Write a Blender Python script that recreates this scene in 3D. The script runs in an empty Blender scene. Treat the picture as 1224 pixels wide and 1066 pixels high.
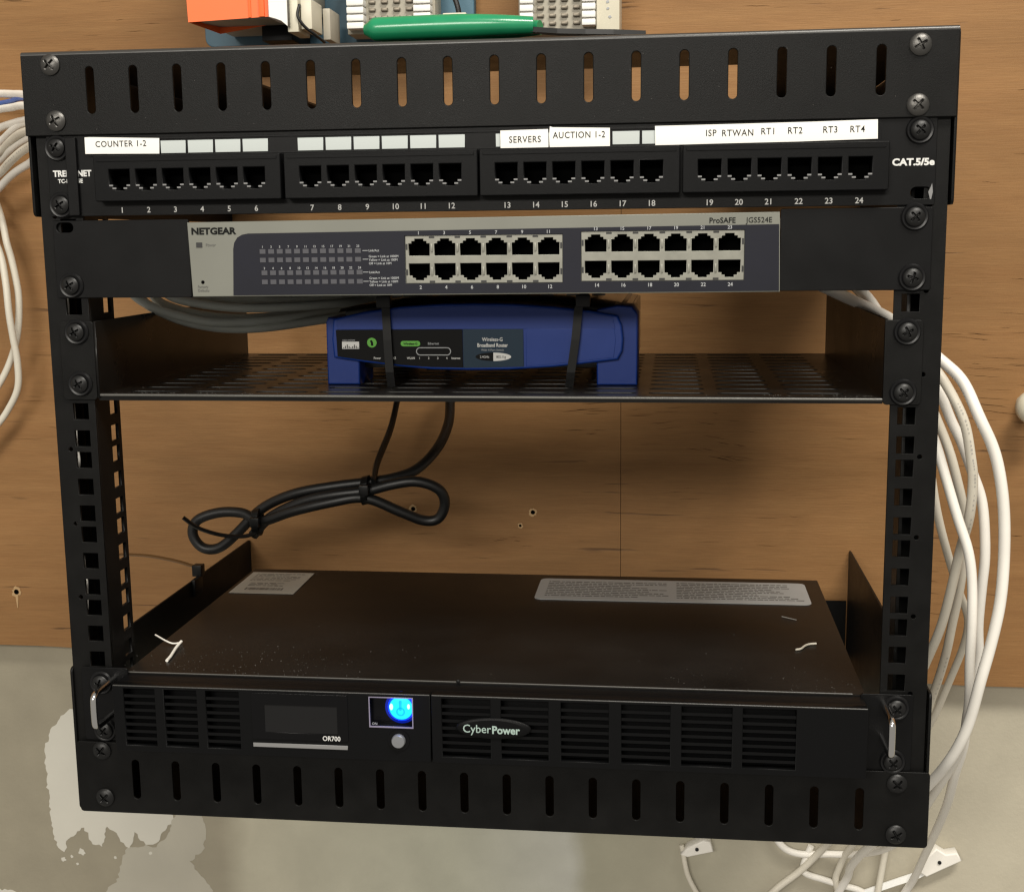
import bpy, bmesh, math, random
from mathutils import Matrix, Vector
random.seed(7)
S = 0.001                       # everything below is written in millimetres
PI = math.pi
sc = bpy.context.scene
C = sc.collection

# ------------------------------------------------------------------ camera
cam_d = bpy.data.cameras.new('camera'); cam = bpy.data.objects.new('camera', cam_d); C.objects.link(cam)
cam_d.sensor_fit = 'HORIZONTAL'; cam_d.sensor_width = 36.0
cam_d.lens = 1509.64 / 1224 * 36
cam_d.shift_x = -(623.77 - 612) / 1224
cam_d.shift_y = (528.14 - 533) / 1224
cam_d.clip_start = 0.02; cam_d.clip_end = 60
rot = Matrix.Rotation(0.0505223, 4, 'Z') @ Matrix.Rotation(1.4102236, 4, 'X') @ Matrix.Rotation(0.0675159, 4, 'Y')
cam.matrix_world = Matrix.Translation(Vector((107.026, -689.541, -59.144)) * S) @ rot
sc.camera = cam

# ------------------------------------------------------------------ light
w = bpy.data.worlds.new('World'); sc.world = w; w.use_nodes = True
bg = w.node_tree.nodes['Background']
bg.inputs[0].default_value = (1.0, 0.93, 0.82, 1); bg.inputs[1].default_value = 0.38
def area(name, loc, target, sx, sy, power, col):
    d = bpy.data.lights.new(name, 'AREA'); d.shape = 'RECTANGLE'; d.size = sx; d.size_y = sy
    d.energy = power; d.color = col
    o = bpy.data.objects.new(name, d); C.objects.link(o)
    o.location = loc
    o.rotation_euler = (Vector(target) - Vector(loc)).to_track_quat('-Z', 'Y').to_euler()
    return o
area('ceiling_or_fill_lamp', (0.75, -1.15, 1.75), (0.05, 0.1, -0.25), 1.2, 0.35, 66, (1.0, 0.95, 0.86))  # ceiling fluorescent, upper right
area('ceiling_or_fill_lamp', (-0.8, -4.4, 1.5), (0, 0.1, -0.25), 2.2, 0.6, 125, (1.0, 0.95, 0.86))  # added frontal fill lamp that eases the shelf shadow, not a known fixture
sc.view_settings.view_transform = 'Standard'; sc.view_settings.look = 'None'
sc.view_settings.exposure = 0.0; sc.view_settings.gamma = 1
sc.render.engine = 'CYCLES'
sc.cycles.filter_width = 1.35

# ------------------------------------------------------------------ materials
MATS = {}
def mat(name, col, rough=0.5, metal=0.0, bump=0.0, bscale=3000, spec=0.5, emit=None, estr=1.0, var=0.0, vscale=40, alpha=None, trans=0.0):
    if name in MATS: return MATS[name]
    m = bpy.data.materials.new(name); m.use_nodes = True; MATS[name] = m
    nt = m.node_tree; b = nt.nodes['Principled BSDF']
    b.inputs['Base Color'].default_value = (*col, 1); b.inputs['Roughness'].default_value = rough
    b.inputs['Metallic'].default_value = metal; b.inputs['Specular IOR Level'].default_value = spec
    if trans: b.inputs['Transmission Weight'].default_value = trans
    if emit:
        b.inputs['Emission Color'].default_value = (*emit, 1); b.inputs['Emission Strength'].default_value = estr
    tc = nt.nodes.new('ShaderNodeTexCoord')
    if bump:
        n = nt.nodes.new('ShaderNodeTexNoise'); n.inputs['Scale'].default_value = bscale; n.inputs['Detail'].default_value = 3
        nt.links.new(tc.outputs['Object'], n.inputs['Vector'])
        bu = nt.nodes.new('ShaderNodeBump'); bu.inputs['Strength'].default_value = bump; bu.inputs['Distance'].default_value = 0.0003
        nt.links.new(n.outputs['Fac'], bu.inputs['Height']); nt.links.new(bu.outputs[0], b.inputs['Normal'])
    if var:
        n = nt.nodes.new('ShaderNodeTexNoise'); n.inputs['Scale'].default_value = vscale; n.inputs['Detail'].default_value = 6
        nt.links.new(tc.outputs['Object'], n.inputs['Vector'])
        mr = nt.nodes.new('ShaderNodeMapRange'); mr.inputs[1].default_value = .3; mr.inputs[2].default_value = .7
        mr.inputs[3].default_value = 1 - var; mr.inputs[4].default_value = 1 + var
        nt.links.new(n.outputs['Fac'], mr.inputs[0])
        mx = nt.nodes.new('ShaderNodeVectorMath'); mx.operation = 'SCALE'; mx.inputs[0].default_value = col
        nt.links.new(mr.outputs[0], mx.inputs['Scale']); nt.links.new(mx.outputs[0], b.inputs['Base Color'])
        mr2 = nt.nodes.new('ShaderNodeMapRange'); mr2.inputs[3].default_value = max(0.02, rough - .1); mr2.inputs[4].default_value = min(1, rough + .1)
        nt.links.new(n.outputs['Fac'], mr2.inputs[0]); nt.links.new(mr2.outputs[0], b.inputs['Roughness'])
    return m

BLACK = mat('black_powder_coat', (0.0042, 0.0041, 0.0039), 0.42, bump=0.35, bscale=2600, var=.25, vscale=60, spec=.16)
BLACK2 = mat('black_panel_paint', (0.0034, 0.0034, 0.0036), 0.40, bump=0.2, bscale=3500, var=.2, vscale=45, spec=.16)
COVER = mat('dark_steel_cover', (0.008, 0.007, 0.0062), 0.36, bump=0.12, bscale=2200, var=.35, vscale=18, spec=.16)
PLASTIC = mat('black_moulded_plastic', (0.0034, 0.0035, 0.0038), 0.42, bump=0.2, bscale=4000, spec=.12)
SHELFM = mat('shelf_black_enamel', (0.006, 0.0055, 0.005), 0.3, bump=.1, bscale=2500, var=.3, vscale=25, spec=.22)
HOLE = mat('port_interior', (0.002, 0.002, 0.002), 0.9, spec=0)
SCREWM = mat('black_oxide_steel', (0.03, 0.03, 0.03), 0.42, metal=.85, bump=.2, bscale=2500)
SCREWL = mat('worn_nickel_steel', (0.10, 0.097, 0.092), 0.4, metal=.9, bump=.3, bscale=1800)
WASHM = mat('black_nylon_washer', (0.006, 0.006, 0.0065), 0.33, spec=.3)
GREYM = mat('grey_highlight_and_scratch', (0.19, 0.19, 0.19), 0.5)
PRINT = mat('white_print', (0.62, 0.62, 0.60), 0.6)
PRINTG = mat('grey_print', (0.35, 0.36, 0.37), 0.6)
PRINTK = mat('black_print', (0.008, 0.009, 0.008), 0.6, spec=.1)
STRIP = mat('white_strip_card', (0.47, 0.51, 0.50), 0.5)
PAPER = mat('white_label_tape', (0.80, 0.79, 0.75), 0.45)
SILVER = mat('grey_silver_paint', (0.165, 0.167, 0.142), 0.42, var=.06, vscale=20)
NAVY = mat('dark_slate_paint', (0.0075, 0.008, 0.0145), 0.5, spec=.25, var=.1)
SHIELD = mat('tinned_shield', (0.24, 0.238, 0.205), 0.42, metal=.35, var=.1, vscale=150)
LEDM = mat('unlit_led', (0.06, 0.06, 0.07), 0.35)
BLUE = mat('blue_router_plastic', (0.005, 0.031, 0.20), 0.36, spec=.4, bump=.1, bscale=3000, var=.08)
BLUED = mat('blue_router_feet', (0.005, 0.027, 0.175), 0.4, spec=.35, bump=.1, bscale=3000)
TEAL = mat('teal_label_film', (0.008, 0.025, 0.045), 0.45, spec=.25)
LBLK = mat('black_label_film', (0.005, 0.005, 0.005), 0.6, spec=.12)
GREEN = mat('green_print', (0.09, 0.36, 0.03), 0.5)
ROUTERTOP = mat('dark_router_lid', (0.018, 0.015, 0.012), 0.22, spec=.6)
CHROME = mat('polished_steel', (0.62, 0.62, 0.62), 0.16, metal=1)
BUTTON = mat('grey_button', (0.30, 0.31, 0.32), 0.3, metal=.6)
LCD = mat('lcd_screen', (0.009, 0.009, 0.0095), 0.2, spec=.3)
GLOSS = mat('gloss_black_plastic', (0.003, 0.003, 0.0035), 0.2, spec=.2)
BAR = mat('silver_bar_paint', (0.20, 0.20, 0.20), 0.35)
MINT = mat('silver_mint_letters', (0.42, 0.55, 0.50), 0.3, metal=.3)
TIE = mat('black_nylon_tie', (0.005, 0.005, 0.005), 0.38, spec=.25)
BROWNTIE = mat('brown_nylon_tie', (0.13, 0.065, 0.02), 0.4)
CORD = mat('black_pvc_cord', (0.006, 0.006, 0.006), 0.45, bump=.2, bscale=1500)
GREYC = mat('grey_pvc_cable', (0.46, 0.48, 0.44), 0.5, bump=.1)
WHITEC = mat('white_pvc_cable', (0.78, 0.75, 0.69), 0.42, var=.05, vscale=30)
CREAMC = mat('cream_pvc_cable', (0.62, 0.58, 0.49), 0.45, var=.06, vscale=30)
BLUEC = mat('blue_pvc_cable', (0.06, 0.13, 0.42), 0.45)
CREAM = mat('cream_plastic', (0.62, 0.58, 0.46), 0.4, var=.04)
BEIGE = mat('beige_plastic', (0.40, 0.37, 0.30), 0.5, var=.08)
CLIPM = mat('dull_contact_metal', (0.16, 0.14, 0.11), 0.4, metal=.7)
ORANGE = mat('orange_plastic', (0.90, 0.155, 0.035), 0.45, spec=.4)
BOARD = mat('blue_board_paint', (0.055, 0.125, 0.175), 0.55, var=.12, vscale=12)
GREENP = mat('green_grip_vinyl', (0.01, 0.22, 0.095), 0.25, spec=.6, var=.08, vscale=60)
STEELB = mat('black_tool_steel', (0.02, 0.02, 0.02), 0.35, metal=.6)
PHOTOP = mat('grey_label_paper', (0.46, 0.45, 0.40), 0.5, var=.05)
FOIL = mat('silver_label_film', (0.52, 0.55, 0.56), 0.35, metal=.15)
FINE = mat('fine_grey_ink', (0.11, 0.105, 0.095), 0.6)
DUST = mat('dust_fleck', (0.27, 0.26, 0.24), 0.9)
SPLINT = mat('raw_splinter', (0.42, 0.27, 0.13), 0.8)
PLAST = mat('joint_compound', (0.60, 0.58, 0.51), 0.85, bump=.6, bscale=140, var=.05, vscale=14)
PLAST2 = mat('thin_joint_compound', (0.43, 0.405, 0.335), 0.85, bump=.5, bscale=160, var=.06, vscale=18)

def node(nt, t, **k):
    n = nt.nodes.new(t)
    for a, v in k.items(): setattr(n, a, v)
    return n
def wood_material():
    m = bpy.data.materials.new('plywood_veneer'); m.use_nodes = True; nt = m.node_tree; L = nt.links.new
    b = nt.nodes['Principled BSDF']; tc = node(nt, 'ShaderNodeTexCoord')
    def noise(scale, vec, detail=6, dist=0.0, rough=.55):
        mp = node(nt, 'ShaderNodeMapping'); mp.inputs['Scale'].default_value = vec
        L(tc.outputs['Object'], mp.inputs[0])
        n = node(nt, 'ShaderNodeTexNoise'); n.inputs['Scale'].default_value = scale; n.inputs['Detail'].default_value = detail
        n.inputs['Distortion'].default_value = dist; n.inputs['Roughness'].default_value = rough
        L(mp.outputs[0], n.inputs['Vector']); return n
    big = noise(3.2, (1, 1, 3.2), 4, 1.2)                 # broad tonal bands
    grain = noise(16, (0.5, 1, 7), 8, .6, .66)          # long horizontal grain
    pore = noise(170, (0.22, 1, 6), 6, .3, .75)            # fine pores
    crack = noise(26, (0.42, 1, 9.5), 3, .5, .5)            # grain checks
    crackm = noise(7.5, (1, 1, 2.0), 2, .6)
    r1 = node(nt, 'ShaderNodeValToRGB'); L(grain.outputs['Fac'], r1.inputs[0])
    e = r1.color_ramp.elements; e[0].position = .22; e[0].color = (.214, .106, .037, 1); e[1].position = .80; e[1].color = (.272, .147, .056, 1)
    r2 = node(nt, 'ShaderNodeValToRGB'); L(big.outputs['Fac'], r2.inputs[0])
    e = r2.color_ramp.elements; e[0].position = .3; e[0].color = (.86, .84, .80, 1); e[1].position = .7; e[1].color = (1.14, 1.12, 1.12, 1)
    mul = node(nt, 'ShaderNodeMix', data_type='RGBA', blend_type='MULTIPLY'); mul.inputs[0].default_value = 1
    L(r1.outputs[0], mul.inputs[6]); L(r2.outputs[0], mul.inputs[7])
    r3 = node(nt, 'ShaderNodeMapRange'); r3.inputs[1].default_value = .35; r3.inputs[2].default_value = .65; r3.inputs[3].default_value = .91; r3.inputs[4].default_value = 1.08
    L(pore.outputs['Fac'], r3.inputs[0])
    s = node(nt, 'ShaderNodeVectorMath', operation='SCALE'); L(mul.outputs[2], s.inputs[0]); L(r3.outputs[0], s.inputs['Scale'])
    # checks: thin dark dashes where both noises are high
    ca = node(nt, 'ShaderNodeMapRange'); ca.inputs[1].default_value = .66; ca.inputs[2].default_value = .71; L(crack.outputs['Fac'], ca.inputs[0])
    cb = node(nt, 'ShaderNodeMapRange'); cb.inputs[1].default_value = .56; cb.inputs[2].default_value = .62; L(crackm.outputs['Fac'], cb.inputs[0])
    cm = node(nt, 'ShaderNodeMath', operation='MULTIPLY'); L(ca.outputs[0], cm.inputs[0]); L(cb.outputs[0], cm.inputs[1])
    mx = node(nt, 'ShaderNodeMix', data_type='RGBA'); mx.inputs[7].default_value = (.06, .027, .010, 1)
    cf = node(nt, 'ShaderNodeMath', operation='MULTIPLY'); cf.inputs[1].default_value = .7; L(cm.outputs[0], cf.inputs[0])
    L(cf.outputs[0], mx.inputs[0]); L(s.outputs[0], mx.inputs[6]); L(mx.outputs[2], b.inputs['Base Color'])
    b.inputs['Roughness'].default_value = .62; b.inputs['Specular IOR Level'].default_value = .3
    sub = node(nt, 'ShaderNodeMath', operation='SUBTRACT'); L(pore.outputs['Fac'], sub.inputs[0]); L(cm.outputs[0], sub.inputs[1])
    bu = node(nt, 'ShaderNodeBump'); bu.inputs['Strength'].default_value = .35; bu.inputs['Distance'].default_value = .0008
    L(sub.outputs[0], bu.inputs['Height']); L(bu.outputs[0], b.inputs['Normal'])
    return m
WOOD = wood_material()
def drywall_material():
    m = bpy.data.materials.new('skimmed_drywall'); m.use_nodes = True; nt = m.node_tree; L = nt.links.new
    b = nt.nodes['Principled BSDF']; tc = node(nt, 'ShaderNodeTexCoord')
    n = node(nt, 'ShaderNodeTexNoise'); n.inputs['Scale'].default_value = 9; n.inputs['Detail'].default_value = 7; L(tc.outputs['Object'], n.inputs['Vector'])
    sx = node(nt, 'ShaderNodeSeparateXYZ'); L(tc.outputs['Object'], sx.inputs[0])
    wob = node(nt, 'ShaderNodeMath', operation='MULTIPLY_ADD'); wob.inputs[1].default_value = .06; L(n.outputs['Fac'], wob.inputs[0]); L(sx.outputs[0], wob.inputs[2])
    mr = node(nt, 'ShaderNodeMapRange'); mr.inputs[1].default_value = -.55; mr.inputs[2].default_value = .55; L(wob.outputs[0], mr.inputs[0])
    r = node(nt, 'ShaderNodeValToRGB'); L(mr.outputs[0], r.inputs[0])
    cr = r.color_ramp; cr.elements[0].position = 0; cr.elements[0].color = (0.35, 0.315, 0.235, 1)
    cr.elements[1].position = 1; cr.elements[1].color = (0.541, 0.495, 0.383, 1)
    for p, c in ((.26, (0.365, 0.330, 0.25)), (.285, (0.541, 0.508, 0.396)), (.45, (0.515, 0.508, 0.409)), (.545, (0.555, 0.550, 0.49)), (.56, (0.409, 0.389, 0.297)), (.75, (0.475, 0.436, 0.345))):
        q = cr.elements.new(p); q.color = (*c, 1)
    n2 = node(nt, 'ShaderNodeTexNoise'); n2.inputs['Scale'].default_value = 30; n2.inputs['Detail'].default_value = 8; L(tc.outputs['Object'], n2.inputs['Vector'])
    m2 = node(nt, 'ShaderNodeMapRange'); m2.inputs[1].default_value = .3; m2.inputs[2].default_value = .7; m2.inputs[3].default_value = .80; m2.inputs[4].default_value = .90; L(n2.outputs['Fac'], m2.inputs[0])
    s = node(nt, 'ShaderNodeVectorMath', operation='SCALE'); L(r.outputs[0], s.inputs[0]); L(m2.outputs[0], s.inputs['Scale']); L(s.outputs[0], b.inputs['Base Color'])
    b.inputs['Roughness'].default_value = .8; b.inputs['Specular IOR Level'].default_value = .25
    n3 = node(nt, 'ShaderNodeTexNoise'); n3.inputs['Scale'].default_value = 300; n3.inputs['Detail'].default_value = 4; L(tc.outputs['Object'], n3.inputs['Vector'])
    bu = node(nt, 'ShaderNodeBump'); bu.inputs['Strength'].default_value = .4; bu.inputs['Distance'].default_value = .0006; L(n3.outputs['Fac'], bu.inputs['Height']); L(bu.outputs[0], b.inputs['Normal'])
    return m
DRY = drywall_material()

# ------------------------------------------------------------------ helpers
W = {}
def link(name, me, m=None, parent=None, loc=(0, 0, 0), roty=0):
    o = bpy.data.objects.new(name, me); C.objects.link(o)
    if m is not None and me is not None and not me.materials: me.materials.append(m)
    o.location = Vector(loc) * S; o.rotation_euler = (0, roty, 0); W[o] = Vector(loc)
    if parent:
        o.parent = parent; o.matrix_parent_inverse = Matrix.Translation(-W[parent] * S)
    return o
def thing(name, label, cat, loc, group=None):
    o = link(name, None, None, None, loc); o['label'] = label; o['category'] = cat
    if group: o['group'] = group
    o.empty_display_size = .02
    return o
def tag(o, label, cat, group=None):
    o['label'] = label; o['category'] = cat
    if group: o['group'] = group
    return o
def mk(name, verts, faces, smooth=False, sharp=35, recalc=True):
    me = bpy.data.meshes.new(name); me.from_pydata([(x * S, y * S, z * S) for x, y, z in verts], [], faces)
    if recalc:
        bm = bmesh.new(); bm.from_mesh(me); bmesh.ops.recalc_face_normals(bm, faces=bm.faces); bm.to_mesh(me); bm.free()
    if smooth:
        for p in me.polygons: p.use_smooth = True
        me.set_sharp_from_angle(angle=math.radians(sharp))
    me.update(); return me
def box_me(name, x0, x1, y0, y1, z0, z1, bev=0.0):
    bm = bmesh.new(); bmesh.ops.create_cube(bm, size=1)
    for v in bm.verts: v.co = Vector(((x0 + x1) / 2 + v.co.x * (x1 - x0), (y0 + y1) / 2 + v.co.y * (y1 - y0), (z0 + z1) / 2 + v.co.z * (z1 - z0))) * S
    if bev: bmesh.ops.bevel(bm, geom=bm.edges[:], offset=bev * S, segments=2, affect='EDGES', profile=.6)
    me = bpy.data.meshes.new(name); bm.to_mesh(me); bm.free()
    if bev:
        for p in me.polygons: p.use_smooth = True
        me.set_sharp_from_angle(angle=math.radians(50))
    return me
def box(name, x0, x1, y0, y1, z0, z1, m, parent=None, bev=0.0):
    return link(name, box_me(name, x0, x1, y0, y1, z0, z1, bev), m, parent)
def rect(x0, z0, x1, z1): return [(x0, z0), (x1, z0), (x1, z1), (x0, z1)]
def rrect(x0, z0, x1, z1, r, n=5):
    p = []
    for cx, cz, a in ((x1 - r, z0 + r, -90), (x1 - r, z1 - r, 0), (x0 + r, z1 - r, 90), (x0 + r, z0 + r, 180)):
        for i in range(n + 1):
            t = math.radians(a + 90 * i / n); p.append((cx + r * math.cos(t), cz + r * math.sin(t)))
    return p
def circ(cx, cz, r, n=16, rz=None): return [(cx + r * math.cos(2 * PI * i / n), cz + (rz or r) * math.sin(2 * PI * i / n)) for i in range(n)]
def curve_me(name, c, mapf):
    o = bpy.data.objects.new('tmp', c); C.objects.link(o)
    bpy.context.view_layer.update()
    dg = bpy.context.evaluated_depsgraph_get()
    me = bpy.data.meshes.new_from_object(o.evaluated_get(dg)); me.name = name
    bpy.data.objects.remove(o)
    me.materials.clear()
    for v in me.vertices: v.co = Vector(mapf(*v.co)) * S
    bm = bmesh.new(); bm.from_mesh(me); bmesh.ops.remove_doubles(bm, verts=bm.verts, dist=1e-7)
    bmesh.ops.recalc_face_normals(bm, faces=bm.faces); bm.to_mesh(me); bm.free()
    return me
def front(y0, y1): return lambda a, b, c: (a, (y0 + y1) / 2 + c, b)
def plate_me(name, outer, holes, t, mapf, bev=0.25):
    c = bpy.data.curves.new(name, 'CURVE'); c.dimensions = '2D'; c.fill_mode = 'BOTH'
    c.extrude = max(.001, t / 2 - bev); c.bevel_depth = bev; c.offset = -bev; c.bevel_resolution = 1
    for poly in [outer] + list(holes):
        s = c.splines.new('POLY'); s.points.add(len(poly) - 1); s.use_cyclic_u = True
        for i, (x, z) in enumerate(poly): s.points[i].co = (x, z, 0, 1)
    return curve_me(name, c, mapf)
def plate(name, outer, holes, y0, y1, m, parent=None, bev=0.25):
    return link(name, plate_me(name, outer, holes, y1 - y0, front(y0, y1), bev), m, parent)
def text(name, s, x, z, y, size, m, parent, align='LEFT', bold=0.0, sx=1.0, mapf=None, spacing=1.0, shear=0):
    c = bpy.data.curves.new(name, 'FONT'); c.body = s; c.size = size; c.align_x = align; c.extrude = .04
    c.offset = bold * size; c.resolution_u = 3; c.space_character = spacing; c.shear = shear
    f = mapf or (lambda a, b, d: (x + a * sx, y + d, z + b))
    return link(name, curve_me(name, c, f), m, parent)
def spline(pts, n=8):
    P = [Vector(p) for p in pts]; P = [P[0] * 2 - P[1]] + P + [P[-1] * 2 - P[-2]]; out = []
    for i in range(1, len(P) - 2):
        for k in range(n):
            t = k / n; a, b, c, d = P[i - 1:i + 3]
            out.append(.5 * ((2 * b) + (c - a) * t + (2 * a - 5 * b + 4 * c - d) * t * t + (3 * b - a - 3 * c + d) * t ** 3))
    out.append(P[-2]); return out
def tube_me(name, pts, r, seg=12, n=8, flat=1.0, rf=None, smoothpass=2):
    p = spline(pts, n)
    for _ in range(smoothpass): p = [p[0]] + [(p[i - 1] + 2 * p[i] + p[i + 1]) / 4 for i in range(1, len(p) - 1)] + [p[-1]]
    vs = []; fs = []; up = None
    for i, q in enumerate(p):
        t = (p[min(i + 1, len(p) - 1)] - p[max(i - 1, 0)]).normalized()
        if up is None: up = t.cross(Vector((0, 1, 0.01))).normalized()
        up = (up - t * up.dot(t)).normalized(); bi = t.cross(up)
        rr = r * (rf(i / (len(p) - 1)) if rf else 1)
        for k in range(seg):
            a = 2 * PI * k / seg; vs.append(tuple(q + up * math.cos(a) * rr + bi * math.sin(a) * rr * flat))
    for i in range(len(p) - 1):
        for k in range(seg):
            fs.append((i * seg + k, i * seg + (k + 1) % seg, (i + 1) * seg + (k + 1) % seg, (i + 1) * seg + k))
    fs.append(tuple(range(seg))); fs.append(tuple((len(p) - 1) * seg + k for k in range(seg)))
    return mk(name, vs, fs, True, 50)
def tube(name, pts, r, m, parent=None, **k): return link(name, tube_me(name, pts, r, **k), m, parent)
def lathe_me(name, prof, seg=32, sharp=40):       # axis = y, profile (r, y)
    vs = []; fs = []
    for r, y in prof:
        for k in range(seg):
            a = 2 * PI * k / seg; vs.append((r * math.cos(a), y, r * math.sin(a)))
    n = len(prof)
    for i in range(n - 1):
        for k in range(seg): fs.append((i * seg + k, i * seg + (k + 1) % seg, (i + 1) * seg + (k + 1) % seg, (i + 1) * seg + k))
    fs.append(tuple(range(seg))); fs.append(tuple((n - 1) * seg + k for k in range(seg)))
    me = mk(name, vs, fs, True, sharp); bm = bmesh.new(); bm.from_mesh(me); bmesh.ops.remove_doubles(bm, verts=bm.verts, dist=1e-7); bm.to_mesh(me); bm.free(); return me
def strip_me(name, pts, wdir, width, t):           # a flat band swept along pts
    p = [Vector(q) for q in pts]; wd = Vector(wdir).normalized() * width / 2; vs = []; fs = []
    for i, q in enumerate(p):
        tan = (p[min(i + 1, len(p) - 1)] - p[max(i - 1, 0)]).normalized(); nn = tan.cross(wd).normalized() * t / 2
        vs += [tuple(q + wd + nn), tuple(q - wd + nn), tuple(q - wd - nn), tuple(q + wd - nn)]
    for i in range(len(p) - 1):
        for k in range(4): fs.append((i * 4 + k, i * 4 + (k + 1) % 4, i * 4 + 4 + (k + 1) % 4, i * 4 + 4 + k))
    fs += [(0, 1, 2, 3), tuple(len(vs) - 4 + k for k in range(4))]
    return mk(name, vs, fs)
def strip(name, pts, wdir, width, t, m, parent=None): return link(name, strip_me(name, pts, wdir, width, t), m, parent)

# screws (facing -y, seat at y=0)
def screw_head(name, R, H, cw=.62, clen=.62, depth=1.7):
    rings, seg = 14, 64; vs = [(0, 0, 0)]; fs = []
    def h(x, z):
        r = math.hypot(x, z) / R; base = H * math.sqrt(max(0, 1 - (r * .93) ** 2)) - H * math.sqrt(1 - .93 ** 2) * 0
        for a, b in ((abs(x), abs(z)), (abs(z), abs(x))):
            if a < cw and b < clen * R:
                base -= depth * min(1, (cw - a) / .22) * min(1, (clen * R - b) / 1.0)
                break
        return base
    vs[0] = (0, -h(0, 0), 0)
    for i in range(1, rings + 1):
        r = R * i / rings
        for k in range(seg):
            a = 2 * PI * k / seg; x, z = r * math.cos(a), r * math.sin(a); vs.append((x, -h(x, z), z))
    for k in range(seg): vs.append((R * math.cos(2 * PI * k / seg), 0, R * math.sin(2 * PI * k / seg)))
    for k in range(seg): fs.append((0, 1 + k, 1 + (k + 1) % seg))
    for i in range(rings):
        o = 1 + i * seg
        for k in range(seg): fs.append((o + k, o + (k + 1) % seg, o + seg + (k + 1) % seg, o + seg + k))
    return mk(name, vs, fs, True, 30)
FR_SCREW = screw_head('frame_screw', 5.6, 3.0); FR_SCREW_D = FR_SCREW.copy()
RK_SCREW = screw_head('rack_screw', 4.9, 2.6, cw=.6)
WASHER = lathe_me('washer', [(3.2, 0), (7.1, 0), (7.2, -.7), (6.5, -1.7), (5.3, -1.5), (4.9, -1.2), (3.2, -1.2)])
FR_SCREW.materials.append(SCREWL); FR_SCREW_D.materials.append(SCREWM); RK_SCREW.materials.append(SCREWM); WASHER.materials.append(WASHM)
def rack_screw(x, z, y, parent):
    s = link('screw', RK_SCREW, None, parent, (x, y - 1.4, z), random.uniform(0, PI))
    s2 = link('washer', WASHER, None, s, (x, y, z))
    s2.matrix_parent_inverse = (Matrix.Translation(W[s] * S) @ Matrix.Rotation(s.rotation_euler.y, 4, 'Y')).inverted()
    return s
def frame_screw(x, z, y, parent, dark=False):
    return link('screw', FR_SCREW_D if dark else FR_SCREW, None, parent, (x, y, z), random.uniform(.5, 1.1))

def U(n, h): return -(n - 1) * 44.45 - (6.35, 22.225, 38.1)[h]

# ------------------------------------------------------------------ setting: drywall and plywood
o = link('wall', mk('wall', [(-2500, 342, -1900), (2500, 342, -1900), (2500, 342, 1500), (-2500, 342, 1500), (-2500, 420, -1900), (2500, 420, -1900), (2500, 420, 1500), (-2500, 420, 1500)],
    [(0, 1, 2, 3), (4, 5, 6, 7), (0, 1, 5, 4), (1, 2, 6, 5), (2, 3, 7, 6), (3, 0, 4, 7)]), DRY); o['kind'] = 'structure'
def ply(x0, x1):
    zb = lambda x: -409.4 - (x + 481) * .01388
    n = 40; vs = []; fs = []
    xs = [x0 + (x1 - x0) * i / n for i in range(n + 1)]
    for x in xs:
        j = random.uniform(-.5, .5)
        vs += [(x, 324, zb(x) + j), (x, 324, 1300), (x, 342, 1300), (x, 342, zb(x) + j)]
    for i in range(n):
        for k in range(4): fs.append((i * 4 + k, i * 4 + (k + 1) % 4, i * 4 + 4 + (k + 1) % 4, i * 4 + 4 + k))
    fs += [(0, 1, 2, 3), tuple(len(vs) - 4 + k for k in range(4))]
    o = link('plywood_sheet', mk('plywood_sheet', vs, fs), WOOD); o['kind'] = 'structure'; return o
plyL = ply(-1500, 66.55); plyR = ply(66.95, 1500)

# joint compound trowelled on the drywall, ragged sheets under a millimetre thick
def rough(poly, amp, n=10):
    out = []
    for i in range(len(poly)):
        a, b = Vector(poly[i]), Vector(poly[(i + 1) % len(poly)]); L = (b - a).length; nn = Vector((-(b - a).y, (b - a).x)).normalized()
        k = max(2, int(L / 2.6))
        for j in range(k): q = a + (b - a) * (j / k) + nn * random.uniform(-amp, amp) * (0 if j == 0 else 1); out.append((q.x, q.y))
    return out
def compound(poly, m, y, label, amp=1.5, flakes=()):
    o = plate('plaster_patch', rough(poly, amp), [rough(circ(a, b, c, 8), c * .4) for a, b, c in flakes], y, 342.4, m, None, .05); o['kind'] = 'structure'; return o
compound([(-425, -472), (-436, -480), (-448, -492), (-456, -511), (-457, -545), (-454, -590), (-452, -606), (-445, -613), (-440, -600), (-431, -592), (-424, -588), (-417, -604), (-408, -606), (-402, -586), (-396, -590), (-390, -600), (-382, -606), (-376, -590), (-371, -598), (-366, -602), (-356, -600), (-345, -585), (-338, -575), (-334, -540), (-330, -480), (-360, -440), (-400, -448)], PLAST, 341.72, '', 1.5, [(-446, -620, 2.2), (-438, -617, 1.4), (-428, -612, 3.0), (-433, -624, 1.2), (-396, -616, 1.3), (-362, -610, 1.6)])
compound([(-396, -640), (-390, -620), (-384, -606), (-366, -602), (-356, -604), (-345, -592), (-338, -575), (-330, -560), (-312, -560), (-308, -585), (-312, -605), (-325, -616), (-315, -630), (-302, -648), (-300, -720), (-430, -720), (-420, -660)], PLAST2, 341.84, '')
compound([(-520, -652), (-490, -655), (-460, -658), (-440, -668), (-440, -760), (-620, -760), (-620, -655)], PLAST, 341.72, '')

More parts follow.
